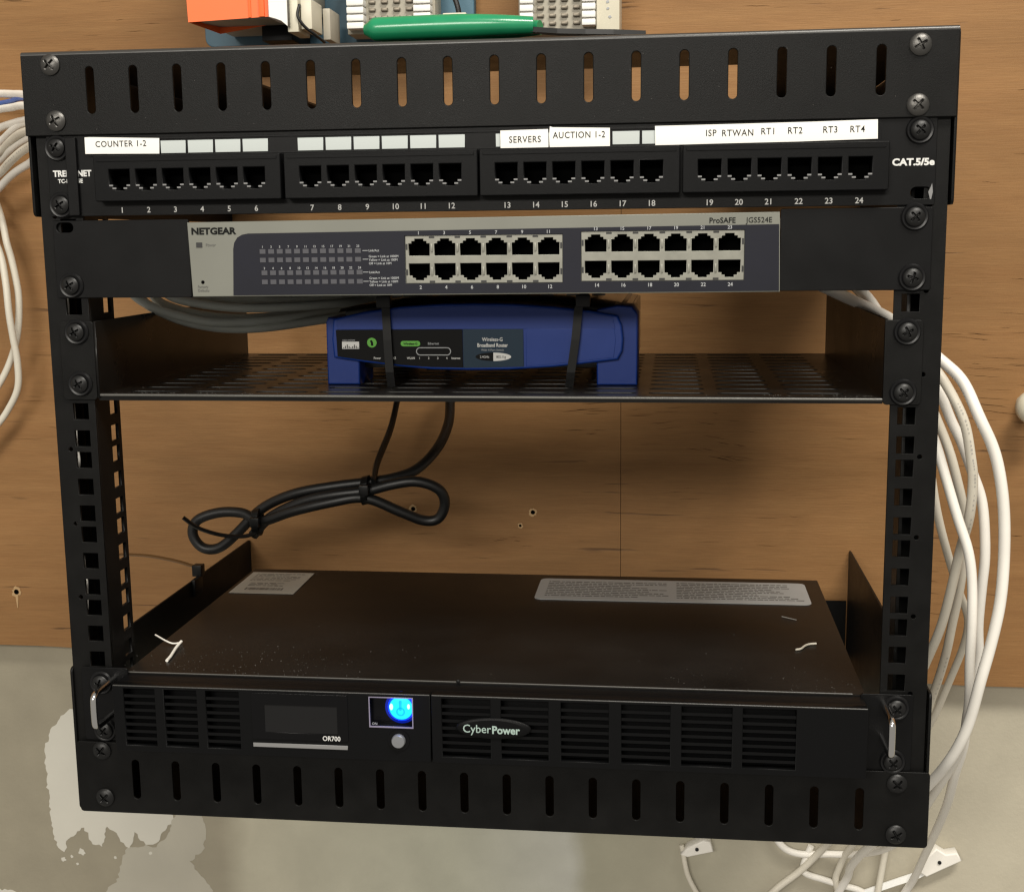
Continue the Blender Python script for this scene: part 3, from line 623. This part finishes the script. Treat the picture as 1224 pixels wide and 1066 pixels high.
# handles on the ears
for x, xo in ((-221.5, -3), (225.6, -1.5)):
    tube('handle', [(x, -2, -316), (x, -14, -315.9), (x, -25, -316), (x, -28.6, -317.2), (x, -30, -320), (x, -30, -332), (x, -28.6, -335), (x, -25, -336.2), (x, -14, -336.3), (x, -2, -336.3)], 1.9, CHROME, up, n=6, seg=16, smoothpass=1)
rack_screw(-229.6, -318.6, -2, up); rack_screw(-229.0, -350.2 + 2, -2, up); rack_screw(232.4, -318.6, -2, up); rack_screw(231.4, -350.0, -2, up)
GLINT = mat('seam_highlight_paint', (0.075, 0.072, 0.066), 0.36, spec=.5)  # lighter colour for a strip that paints in the cover seam highlight
tube('cover_highlight', [(-214, .9, -312.55), (0, .9, -312.55), (209, .9, -312.55)], .42, GLINT, body, seg=8, n=2)
tube('bezel_highlight', [(-214.2, -19.5, -313.5), (-120, -19.5, -313.5), (-27.2, -19.5, -313.5)], .55, EDGE, bl, seg=8, n=2)  # strips added along the bezel top to paint in its edge highlight
tube('bezel_highlight', [(-25.8, -19.5, -313.5), (100, -19.5, -313.5), (214.2, -19.5, -313.5)], .55, EDGE, br, seg=8, n=2)
link('cover_screw', lathe_me('cover_screw', [(1.2, 0), (1.1, -.4), (.3, -.6)], 14), SCREWM, up, (-14, 0.2, -311.9))
# stickers on the cover
top = lambda z: (lambda a, b, c: (a, b, z + c))
s1 = link('rating_label', plate_me('rating_label', [(-212.6, 171.5), (-164.2, 171.5), (-164.6, 229.4), (-213, 229)], [], .2, top(-312.4), .04), PHOTOP, up)
s2 = link('warning_label', plate_me('warning_label', rrect(11.2, 173, 205.2, 228.5, 5), [], .2, top(-312.4), .04), FOIL, up)
def fine_print(x0, x1, y0, y1, rows, parent, hgt=1.3):
    vs, fs = [], []
    for r in range(rows):
        y = y1 - (r + .5) * (y1 - y0) / rows; x = x0
        end = x1 - (random.random() ** 2) * (x1 - x0) * .35
        while x < end:
            wd = random.uniform(1.2, 6); n = len(vs); h = hgt * random.uniform(.8, 1.05)
            vs += [(x, y - h / 2, -312.24), (x + wd, y - h / 2, -312.24), (x + wd, y + h / 2, -312.24), (x, y + h / 2, -312.24)]; fs.append((n, n + 1, n + 2, n + 3)); x += wd + random.uniform(.6, 1.2)
    p = link('fine_print', mk('fine_print', vs, fs, recalc=False), FINE, parent); p['kind'] = 'stuff'
fine_print(18, 104, 181, 222, 9, s2, 1.8); fine_print(112, 196, 181, 224, 10, s2, 1.8)
fine_print(-208, -170, 204, 226, 6, s1, 1.4); fine_print(-205, -172, 190, 200, 3, s1, 1.6)
vs, fs = [], []
x = -204
while x < -176:
    wd = random.choice((.4, .7, 1.1)); n = len(vs); vs += [(x, 180, -312.24), (x + wd, 180, -312.24), (x + wd, 186, -312.24), (x, 186, -312.24)]; fs.append((n, n + 1, n + 2, n + 3)); x += wd + random.choice((.4, .8))
b_ = link('bar_lines', mk('bar_lines', vs, fs, recalc=False), FINE, s1); b_['kind'] = 'stuff'

# dust on the cover and shelf
def dust(name, n, fn):
    vs, fs = [], []
    for i in range(n):
        x, y, z, r = fn(); a = random.uniform(0, 6); k = len(vs); e = random.uniform(.5, 1.6)
        for j in range(4):
            t = a + j * PI / 2; q = r * (e if j % 2 else 1); vs.append((x + math.cos(t) * q, y + math.sin(t) * q, z))
        vs.append((x, y, z + r * .7)); fs += [(k, k + 1, k + 4), (k + 1, k + 2, k + 4), (k + 2, k + 3, k + 4), (k + 3, k, k + 4)]
    o = link(name, mk(name, vs, fs, recalc=False), DUST); o['kind'] = 'stuff'
    o['label'] = 'tiny pale dust flecks lying on ' + ('the battery backup cover' if n > 300 else 'the shelf' if n > 100 else 'the front of the top rail'); o['category'] = 'dust'
dust('dust_flecks', 60, lambda: (random.uniform(-240, 240), -3.75, random.uniform(2, 42), random.uniform(.1, .26)))
def d1():
    a = random.random()
    if a < .4: return random.gauss(-150, 45), abs(random.gauss(0, 25)) + 3, -312.5, random.uniform(.1, .28)
    if a < .6: return random.uniform(100, 212), random.uniform(3, 40), -312.5, random.uniform(.08, .24)
    return random.uniform(-212, 212), random.uniform(3, 236) ** 1.0, -312.5, random.uniform(.08, .22)
dust('dust_flecks', 330, d1)
dust('dust_flecks', 160, lambda: (random.choice((-1, 1)) * (215 - abs(random.gauss(0, 50))), random.uniform(0, 8) if random.random() < .5 else random.uniform(0, 200), -145.4, random.uniform(.1, .3)))

# ------------------------------------------------------------------ loose wire offcuts on the UPS
tag(tube('wire_offcut', [(-221, 59, -308.5), (-217, 56, -309), (-211, 52, -310), (-206, 51, -311.2), (-202, 55, -311.6)], .55, WHITEC, seg=8), 'thin curved white wire offcut at the front left of battery backup cover', 'wire offcut')
tag(tube('wire_offcut', [(-201, 52, -310), (-201, 44, -311), (-199.5, 34, -311.5), (-198.3, 27, -311.6), (-197.6, 20, -311.6)], .95, WHITEC, seg=8), 'thicker straight white wire offcut touching the curled one', 'wire offcut')
tag(tube('wire_offcut', [(184.7, 74, -311.8), (188, 76, -311.8), (191, 82, -311.8), (194, 85.5, -311.8), (198.5, 86.5, -311.6)], .7, CREAMC, seg=8), 'small S shaped white wire offcut at the right of battery backup cover', 'wire offcut')
tag(tube('wire_offcut', [(182, 144, -312.1), (186, 141, -312.1), (191, 137, -312.1)], .3, DUST, seg=6), 'tiny grey wire hair just below the silver warning label', 'wire offcut')

# ------------------------------------------------------------------ power cord bundle
C1 = [(-67, 300, -161), (-66, 285, -185), (-64, 265, -200), (-68, 240, -215), (-80, 220, -228), (-96, 208, -233), (-113, 202, -235), (-138, 200, -238), (-169, 200, -244), (-195, 202, -256), (-215, 203, -275), (-230, 203, -287), (-243, 203, -287), (-250, 203, -277), (-246, 203, -266), (-229, 204, -260), (-210, 203, -260), (-195, 198, -265), (-170, 192, -256), (-139, 190, -248), (-114, 193, -245), (-90, 199, -256), (-73, 205, -264), (-62, 206, -262), (-57, 204, -250), (-61, 200, -239), (-76, 196, -233), (-94, 194, -235), (-113, 194, -240), (-137, 193, -243), (-162, 195, -249), (-188, 198, -262), (-202, 200, -276)]
cord = thing('power_cord', 'thick black power cord folded into a figure of eight, hanging under the shelf', 'power cord', (-150, 200, -260))
tube('cord', C1, 3.85, CORD, cord, seg=14)
def tie_head(name, x, y, z, s, label, pts, m=TIE, r=1.1):
    t = thing('cable_tie', label, 'cable tie', (x, y, z))
    ring = [(x + s[0] * math.cos(a) * .3, y + s[1] * math.cos(a), z + s[2] * math.sin(a)) for a in [2 * PI * k / 20 for k in range(21)]]
    strip('loop', ring, (1, 0, .25), 5, 1.4, m, t)
    box('head', x - 2.6, x + 4.4, y - s[1] - 3.5, y - s[1] + 2, z + s[2] * .2 - 3.6, z + s[2] * .2 + 3.6, m, t, .8)
    if pts: tube('tail', pts, r, m, t, seg=8, flat=1.8)
    return t
tie_head('t', -114, 197, -240, (0, 9, 10), 'black cable tie cinching the cord bundle, tail running up to the shelf', [(-107, 192, -233), (-109, 214, -222), (-107, 250, -204), (-105, 268, -184), (-103, 275, -165), (-102, 278, -147)], r=1.9)
tie_head('t', -198, 200, -266, (0, 8, 10), 'black cable tie on left cord loop with its tail curling left', [(-196, 190, -272), (-206, 187, -274), (-222, 185, -272.5), (-238, 183, -267), (-248, 181, -259)], r=1.5)
t = thing('cable_tie', 'brown lit tail of cable tie fixed to the lower left side plate', 'cable tie', (-250, 205, -305))
tube('tail', [(-318, 213, -296.5), (-305, 214, -296.4), (-288, 212, -296.8), (-267, 209, -299.4), (-252, 206, -302.5)], 1.0, BROWNTIE, t, seg=8, flat=2.2)
box('head', -252, -244.6, 202, 210, -309.6, -301, TIE, t, .8); box('anchor', -248.2, -245.2, 190, 206, -322, -309, TIE, t, .5)

# ------------------------------------------------------------------ grey patch cables
G = [([(-235, 80, -60), (-234, 80, -78), (-226, 80, -95), (-217, 85, -103), (-200, 90, -110.5), (-179, 100, -115), (-154, 110, -115), (-120, 130, -111), (-91, 150, -108), (-60, 170, -90)], 'lowest grey cable of the sagging run, left of blue router'),
     ([(-228, 90, -60), (-226, 90, -78), (-222, 90, -94), (-213, 95, -101), (-193, 100, -106.5), (-166, 110, -109), (-123, 140, -106), (-94, 160, -102), (-60, 180, -88)], 'second grey cable from below in the run under the switch'),
     ([(-216, 80, -60), (-214, 80, -78), (-209, 80, -92), (-192, 90, -98.5), (-162, 100, -102), (-115, 130, -101), (-93, 160, -98), (-60, 180, -86)], 'third grey cable from below in the run under the switch'),
     ([(-214, 100, -60), (-214, 100, -78), (-209, 100, -90), (-188, 110, -96), (-152, 120, -98), (-103, 150, -96), (-84, 170, -94), (-60, 190, -84)], 'topmost grey cable of the run, tucked under the switch'),
     ([(-236, 70, -66), (-230, 70, -88), (-216, 70, -99), (-202, 80, -105.5), (-181, 90, -110.5), (-149, 112, -110), (-118, 143, -106), (-94, 165, -103), (-60, 185, -90)], 'grey cable lying in front of the other grey ones at left')]
for pts, lab in G: tag(tube('patch_cable', pts, 2.9, GREYC), lab, 'network cable', 'grey patch cables under the switch')

# ------------------------------------------------------------------ white cables at the left of the rack
def ext(p): return p + [(-250, 160, p[-1][2] * .5 + 5), (-225, 130, p[-1][2] * .3)]
GL = 'white cables entering the rack from the left'
LC = [('L1', ext([(-520, 300, 62), (-446, 290, 59), (-419, 280, 57), (-398, 260, 54), (-379, 240, 51), (-338, 200, 42)]), 3.0, WHITEC, 'highest white cable left of rack, running level'),
 ('L3', ext([(-520, 300, 48), (-444, 285, 42), (-415, 270, 44), (-394, 250, 43), (-374, 230, 42), (-338, 200, 36)]), 2.9, WHITEC, 'white cable directly beneath the blue one'),
 ('L4', ext([(-520, 300, 0), (-448, 290, 22), (-421, 280, 31), (-400, 260, 32), (-380, 240, 32), (-339, 200, 30)]), 3.0, WHITEC, 'white cable at the top of the fanned bundle left of rack'),
 ('L5', ext([(-520, 300, -40), (-450, 290, 7), (-422, 280, 20), (-400, 260, 27), (-379, 240, 30), (-339, 200, 27)]), 3.0, WHITEC, 'second white cable from the top in the fanned left bundle'),
 ('L6', ext([(-520, 290, -70), (-445, 280, 0), (-417, 270, 12), (-396, 250, 19), (-375, 230, 23), (-339, 200, 22)]), 3.0, CREAMC, 'cream cable in the middle of the fanned left bundle'),
 ('L7', ext([(-520, 300, -90), (-451, 290, -8), (-423, 280, 6), (-402, 260, 13), (-380, 240, 18), (-340, 200, 18)]), 3.0, WHITEC, 'white cable third from the bottom of the fanned left bundle'),
 ('L8', ext([(-520, 290, -110), (-446, 280, -22), (-418, 270, -4), (-397, 250, 4), (-374, 230, 11), (-340, 200, 14)]), 3.2, CREAMC, 'cable with faint printed marks in the fanned left bundle'),
 ('L9', ext([(-520, 300, -130), (-453, 290, -38), (-425, 280, -15), (-401, 260, -5), (-377, 240, 1), (-341, 200, 7)]), 3.0, WHITEC, 'lowest white cable of the fanned left bundle'),
 ('LA', [(-475, 315, 60), (-458, 312, 9), (-441, 306, -35), (-434, 300, -58), (-431, 300, -71), (-428, 300, -90), (-427, 300, -104), (-429, 300, -126), (-435, 300, -148), (-449, 300, -174), (-480, 300, -212)], 2.8, CREAMC, 'cream cable bowing furthest right in the loop at left edge'),
 ('LB', [(-480, 305, 10), (-456, 300, -31), (-439, 296, -64), (-433, 292, -90), (-431, 290, -115), (-430, 292, -137), (-429, 294, -156), (-432, 297, -178), (-444, 300, -197), (-456, 300, -211), (-480, 300, -232)], 2.8, CREAMC, 'cream cable hanging lowest in the loop at left edge')]
for _, pts, r, m, lab in LC: tag(tube('network_cable', pts, r, m), lab, 'network cable', GL)
tag(tube('network_cable', ext([(-520, 300, 47), (-447, 290, 48), (-420, 280, 49.5), (-399, 260, 49), (-379, 240, 48.5), (-338, 200, 40)]), 2.0, BLUEC), 'thin blue cable between two white ones at the upper left', 'network cable')
tag(tube('thin_wire', [(-241.6, 9, -60), (-240.6, 9, -86), (-241.2, 9, -110), (-241.8, 9, -140), (-241.0, 9, -164), (-241.0, 9, -176), (-240.2, 9, -186), (-241.6, 9, -196), (-243, 9, -215), (-242, 9, -240), (-240.6, 9, -258), (-241.0, 9, -270), (-242.2, 9, -282)], 1.3, WHITEC, seg=8), 'thin white wire seen only through the square holes of left post', 'wire')

# ------------------------------------------------------------------ white cables at the right
GR = 'white cables hanging right of the rack'
R1 = [(150, 200, -60), (175, 170, -74), (191, 150, -86), (210, 130, -96), (223, 110, -102), (238, 90, -110), (251, 80, -121), (263, 70, -132), (275, 65, -144), (284, 60, -164), (293, 60, -183), (298, 60, -202), (301, 60, -224), (302, 60, -251), (301, 60, -276), (297, 60, -301), (292, 60, -324), (288, 65, -351), (283, 70, -370), (276, 80, -390), (266, 110, -424), (262, 180, -480), (258, 250, -531), (256, 300, -570), (258, 326, -592), (252, 332, -609), (244, 333, -628), (225, 333, -670)]
R2 = [(158, 210, -60), (183, 190, -76), (199, 170, -87), (218, 150, -98), (231, 130, -106), (244, 110, -116), (257, 100, -130), (267, 90, -143), (275, 85, -157), (281, 80, -172), (285, 80, -191), (287, 80, -206), (287, 85, -229), (286, 100, -253), (284, 110, -280), (281, 120, -308), (276, 130, -332), (270, 150, -366), (263, 190, -420), (255, 250, -484), (245, 300, -540), (237, 326, -568), (219, 333, -593), (199, 333, -611), (184, 333, -631), (160, 333, -670)]
R3 = [(180, 220, -50), (205, 190, -76), (228, 150, -96), (243, 125, -118), (254, 110, -136), (263, 105, -146), (270, 100, -156), (277, 100, -172), (284, 100, -186), (291, 100, -204), (298, 100, -224), (301, 100, -255), (300, 100, -277), (299, 100, -301), (300, 100, -321), (298, 100, -341), (296, 105, -364), (297, 115, -388), (296, 130, -413), (299, 160, -447), (302, 200, -484), (309, 275, -545), (310, 318, -588), (306, 329, -605), (295, 332, -629), (275, 333, -670)]
R4 = [(178, 230, -50), (205, 200, -74), (228, 165, -94), (246, 138, -122), (259, 120, -147), (267, 120, -162), (273, 120, -175), (281, 120, -194), (287, 120, -214), (291, 120, -231), (294, 125, -255), (294, 130, -283), (292, 140, -314), (291, 150, -338), (289, 170, -370), (284, 200, -416), (272, 290, -520), (257, 326, -570), (251, 333, -590), (249, 334, -600), (252, 334, -612), (258, 333, -629), (275, 333, -680)]
R5 = [(186, 190, -55), (208, 160, -80), (229, 125, -98), (242, 100, -128), (253, 85, -164), (260, 80, -174), (265, 80, -185), (271, 75, -206), (277, 72, -226), (284, 70, -247), (287, 70, -267), (288, 70, -292), (289, 75, -319), (292, 85, -349), (291, 100, -385), (287, 150, -437), (286, 230, -505), (281, 290, -548), (264, 324, -571), (241, 334, -577), (218, 334, -578), (203, 334, -571), (192, 334, -550), (185, 334, -520)]
R6 = [(176, 240, -50), (205, 215, -74), (229, 190, -94), (250, 165, -125), (262, 155, -152), (272, 150, -190), (283, 160, -240), (296, 176, -278), (309, 198, -308), (321, 220, -334), (323, 240, -361), (319, 260, -394), (313, 280, -431), (306, 295, -459), (296, 310, -506), (290, 330, -560), (280, 332, -640)]
RC = [(R1, 3.35, WHITEC, 'white cable making the widest bow right of the rack'),
      (R2, 3.0, CREAMC, 'white cable with small printed marks crossing behind others at right'),
      (R3, 3.1, WHITEC, 'white cable in the second widest bow right of the rack'),
      (R4, 2.9, CREAMC, 'creamy cable slanting back towards lower right post behind the white ones'),
      (R5, 3.0, WHITEC, 'white cable leaving the right post lowest and crossing in front'),
      (R6, 2.8, CREAMC, 'shaded cream cable lying closest to the wall at lower right')]
for pts, r, m, lab in RC: tag(tube('network_cable', pts, r, m), lab, 'network cable', GR)
# printed jacket marks
def jacket(pts, start, rad, i0, i1, gap):
    sp = spline(pts, 8); vs, fs = [], []; rj = random.Random(i0)
    for i in range(i0, min(i1, len(sp) - 1)):
        if i % gap == 0: continue
        a = sp[i]; d = (sp[i + 1] - sp[i - 1]).normalized(); nn = Vector((.2, -1, 0)); nn = (nn - d * nn.dot(d)).normalized(); sd = d.cross(nn)
        c = a + nn * (rad + .05); n = len(vs); l1 = rj.uniform(.4, .8); w1 = rj.uniform(.3, .55)
        for q in (c - d * l1 - sd * w1, c + d * l1 - sd * w1, c + d * l1 + sd * w1, c - d * l1 + sd * w1): vs.append(tuple(q))
        fs.append((n, n + 1, n + 2, n + 3))
    own = [o for o in C.objects if o.get('label', '') == start][0]
    pr = link('jacket_print', mk('jacket_print', vs, fs, recalc=False), mat('worn_jacket_ink', (.42, .40, .36), .6), own); pr['kind'] = 'stuff'
jacket(R2, 'white cable with small printed marks crossing behind others at right', 3.0, 66, 104, 5)
jacket(R4, 'creamy cable slanting back towards lower right post behind the white ones', 2.9, 104, 122, 6)
jacket(LC[6][1], 'cable with faint printed marks in the fanned left bundle', 3.2, 6, 40, 7)

# cable ends and clips on the drywall
def wall_clip(poly, label):
    c = thing('cable_clip', label, 'cable clip', (poly[0][0], 340, poly[0][1]), 'white nail-in cable clips on the wall')
    plate('clip_body', poly, [], 330, 341.8, WHITEC, c, 1.2)
    cx = sum(p[0] for p in poly) / len(poly); cz = sum(p[1] for p in poly) / len(poly)
    link('nail', lathe_me('nail', [(1.6, 0), (1.5, -1), (.3, -1.3)], 14), SCREWM, c, (cx, 329.8, cz)); return c
wall_clip([(118, -582), (124, -584), (146, -578), (143, -569), (137, -568), (124, -575)], 'small white wall clip with a thin cable below the rack, right of middle')
tag(tube('thin_wire', [(119, 337, -576), (120.5, 336, -583), (122, 335, -592), (125, 335, -604), (133, 335, -620), (150, 335, -650), (165, 335, -700)], 2.2, CREAMC), 'thin cream wire curving down from small clip below the rack', 'wire')
wall_clip([(317, -588), (320, -577), (330, -566), (338, -571), (347, -569), (351, -576), (337, -584), (323, -592)], 'larger white wall clip beside the lower right corner of rack')
tag(strip('flat_cable', [(336, 333, -580), (318, 333, -591), (300, 334, -599), (283, 335, -607), (268, 335, -614), (250, 335, -622)], (.4, 0, 1), 8, 1.6, mat('bright_white_tape', (.85, .85, .83), .5)), 'flat bright white strip running down left from the larger wall clip', 'cable')
tag(tube('network_cable', [(228, 335, -571), (222, 335, -588), (224, 335, -596), (240, 335, -601), (255, 336, -606), (268, 336, -609), (279, 336, -616), (286, 336, -628), (290, 336, -660)], 2.8, WHITEC), 'short white cable bending across under the lower right of the rack', 'network cable')
# cream rounded hook at the right edge
k = link('wall_knob', lathe_me('wall_knob', [(6, 0), (5.2, -10), (5.5, -16), (11, -20), (13, -25), (12.4, -31), (9, -35), (4, -37), (.4, -37.3)]), CREAM, None, (374 + 5.5, 324, -190))
tag(k, 'cream rounded plastic knob on plywood at the right edge', 'knob')

# open grain checks in the veneer, thin slits in clusters
CHECK = mat('grain_check', (.045, .02, .008), .9, spec=.05)
rc = random.Random(21)
def checks(parent, cx, cz, n, sx, sz, slope, lmin, lmax, th=.55):
    vs, fs = [], []
    for i in range(n):
        x, z = rc.gauss(cx, sx), rc.gauss(cz, sz); L = rc.uniform(lmin, lmax); t = rc.uniform(.3, 1) * th; sl = slope + rc.uniform(-.05, .05); m = 7; b = len(vs)
        if abs(x - 66.7) < L / 2 + 1: continue
        for j in range(m):
            u = j / (m - 1); w = t * math.sin(PI * min(.98, max(.02, u))) * rc.uniform(.6, 1.1); xx = x + (u - .5) * L; zz = z + (u - .5) * L * sl + rc.uniform(-.25, .25)
            vs += [(xx, 323.93, zz + w / 2), (xx, 323.93, zz - w / 2)]
        for j in range(m - 1): fs.append((b + 2 * j, b + 2 * j + 1, b + 2 * j + 3, b + 2 * j + 2))
    o = link('grain_checks', mk('grain_checks', vs, fs, recalc=False), CHECK, parent); o['kind'] = 'stuff'
checks(plyR, 95, -207, 12, 22, 9, .06, 8, 26); checks(plyL, 45, -206, 14, 14, 9, .05, 8, 24)
checks(plyR, 152, -229, 12, 10, 6, -.16, 8, 24); checks(plyR, 150, -204, 8, 20, 8, -.1, 5, 14, .4)
checks(plyR, 365, -185, 26, 26, 20, -.08, 8, 34); checks(plyR, 340, -140, 16, 30, 18, -.03, 6, 26, .45)
checks(plyR, 330, -330, 16, 22, 18, -.1, 8, 26, .5); checks(plyL, -34, -308, 5, 12, 2, .02, 6, 14, .5)
checks(plyR, 330, 40, 12, 40, 50, 0, 6, 20, .45); checks(plyL, -440, -200, 6, 20, 60, 0, 10, 36, .4); checks(plyL, -330, 120, 14, 80, 14, 0, 6, 18, .4)
checks(plyR, 175, 120, 10, 60, 14, .02, 6, 24, .4); checks(plyL, -90, -300, 12, 70, 20, 0, 8, 30, .3); checks(plyR, 130, -280, 12, 40, 25, 0, 10, 36, .3); checks(plyL, -120, -200, 10, 50, 25, 0, 10, 30, .3)
# pilot holes and splinters in the plywood
def pilot(x, z, r, parent, tail=0):
    plate('splinter_ring', rough(circ(x, z, r * 1.9, 9), r * .5), [circ(x, z, r, 10)], 323.4, 324.1, SPLINT, parent, .03)
    plate('pilot_hole', circ(x, z, r * 1.05, 10), [], 323.7, 324.05, HOLE, parent, .01)
    if tail: plate('splinter_ring', [(x - 1.4, z - r), (x + 1.4, z - r), (x + .4, z - r - tail), (x - .3, z - r - tail)], [], 323.5, 324.1, SPLINT, parent, .02)
pilot(-5.5, -282.7, 1.9, plyL); pilot(-16.1, -294.2, 1.2, plyL); pilot(-105.9, -281.3, 1.9, plyL); pilot(-461.9, -360.8, 2.4, plyL, 12)

# ------------------------------------------------------------------ things on the plywood above the rack
bb = plate('backing_board', rrect(-261.5, 92, -46, 300, 7), [], 312, 323.8, BOARD, None, .8)
tag(bb, 'blue painted backing board on plywood behind the punch down blocks', 'board')
# orange covered block
ob = thing('cross_connect_block', 'beige terminal block under a bright orange plastic cover, above the rack at left', 'terminal block', (-215, 311, 100))
vs = [(-243.5, 230, 97.7), (-182, 230, 99.9), (-182, 230, 210), (-247, 230, 210), (-231, 262, 94), (-196, 262, 99), (-196, 300, 210), (-247, 300, 210)]
link('orange_cover', mk('orange_cover', vs, [(0, 1, 2, 3), (0, 3, 7, 4), (1, 5, 6, 2), (3, 2, 6, 7), (4, 7, 6, 5)]), ORANGE, ob)
box('cover_rib', -190, -186, 228.6, 230.2, 99.8, 210, ORANGE, ob, .4); box('cover_rib', -198, -196, 229.2, 230.2, 99.6, 210, ORANGE, ob, .3)
box('base', -238, -178, 236, 311, 99.2, 212, BEIGE, ob, 1)
box('base_frame', -199, -176, 262, 311.5, 88, 99, BLACK2, ob, .5)
plate('white_side', [(-182, 99), (-177, 97.5), (-173, 96), (-168, 92), (-168, 210), (-182, 210)], [], 226, 250, PAPER, ob, .4)
box('terminal', -170, -162, 232, 262, 89, 114, CREAM, ob, .8); box('terminal', -160.5, -152.4, 234, 262, 91, 112, CREAM, ob, .8)
box('terminal', -152, -146.4, 262, 290, 87.5, 110, BEIGE, ob, .8); box('terminal', -176, -163, 262, 311, 112, 200, BEIGE, ob, .8)
tag(tube('jumper_wire', [(-172, 240, 112), (-165, 242, 110), (-160, 245, 108), (-156, 260, 122), (-146, 280, 140), (-140, 290, 170)], 2.0, BLUEC), 'short dark blue wire rising behind the beige terminals at top', 'wire')
tag(tube('jumper_wire', [(-161, 233, 108), (-162, 231, 100), (-158, 233, 93), (-152, 238, 88), (-148, 250, 84)], 1.1, CORD), 'thin black wire looping below the beige terminals at top', 'wire')

def punch_block(x0, x1, cols, ncl, z0, label, labelstrip=None):
    b = thing('punch_down_block', label, 'terminal block', ((x0 + x1) / 2, 311.5, z0))
    box('block_base', x0 - 2, x1 + 2, 286, 311.4 if x1 < -60 else 323.6, z0 - 2, z0 + 170, BEIGE, b, 1)
    wl = cols
    fin = box_me('fin', -wl / 2, wl / 2, 0, 12, -2.25, 2.25, .7); fin.materials.append(PAPER)
    clip = box_me('contact_clip', -2.6, 2.6, 0, 2.2, -1.3, 1.3, .6); clip.materials.append(CLIPM)
    row = 0; z = z0 + 3
    while z < z0 + 150:
        link('fin', fin, None, b, (x0 + wl / 2, 276, z)); link('fin', fin, None, b, (x1 - wl / 2, 276, z))
        for c in range(ncl):
            xx = x0 + wl + (x1 - x0 - 2 * wl) * (c + .5) / ncl
            link('contact_clip', clip, None, b, (xx, 283.5, z + 1))
        row += 1; z += 5.6
    if labelstrip:
        box('label_strip', x1 + .5, labelstrip, 280, 323.6, z0 - 3, z0 + 170, CREAM, b, .6)
        for i in range(5):
            plate('smudged_mark', rough(circ(x1 + 5 + random.uniform(0, 9), z0 + 6 + i * 6 + random.uniform(-1, 1), 1.1, 7), .5), [], 279.6, 279.95, PRINTG, b, .01)
    return b
punch_block(-137.5, -73.5, 13, 4, 96.5, 'cream punch down block above rack, left of middle behind green grips')
punch_block(-6.5, 49.5, 10, 4, 94.0, 'cream punch down block with white label strip, above the rack near the middle', 67)
tag(box('bracket', -66, -48, 285, 311, 101, 108, CREAM, None, 1), 'small cream plastic bracket between the two punch down blocks', 'bracket')
tag(tube('jumper_wire', [(-70, 300, 190), (-64, 292, 140), (-56, 290, 116), (-54, 290, 107)], 2.0, CORD), 'black wire dropping to the small cream bracket at top', 'wire')

# green handled tool lying on the rack top
tl = thing('hand_tool', 'green handled hand tool lying on top of the rack, blades to the right', 'tool', (10, 12, 45))
tube('grip', [(-60, 10, 53.2), (-50, 9, 53.2), (-20, 8, 53.4), (10, 8, 53.4), (32, 10, 53.0)], 6.3, GREENP, tl, seg=20, rf=lambda t: min(1, .45 + 3.2 * t) * (1 - .28 * max(0, t - .6) / .4), flat=1.0)
tube('grip', [(-58, 22, 53.2), (-45, 26, 53), (-15, 27, 53.2), (15, 24, 53.2), (35, 17, 52.8)], 5.6, GREENP, tl, seg=20, rf=lambda t: min(1, .45 + 3.2 * t) * (1 - .3 * max(0, t - .6) / .4))
strip('blade', [(31, 11, 50.6), (45, 13, 49.6), (60, 14, 49), (75, 14, 48.4), (92, 15, 47.4)], (0, 1, 0), 8, 2.6, STEELB, tl)
0 and link('pivot', lathe_me('pivot', [(3, 0), (3, -1.4), (.4, -1.8)], 16), SCREWL, tl, (47, 9, 49.6))
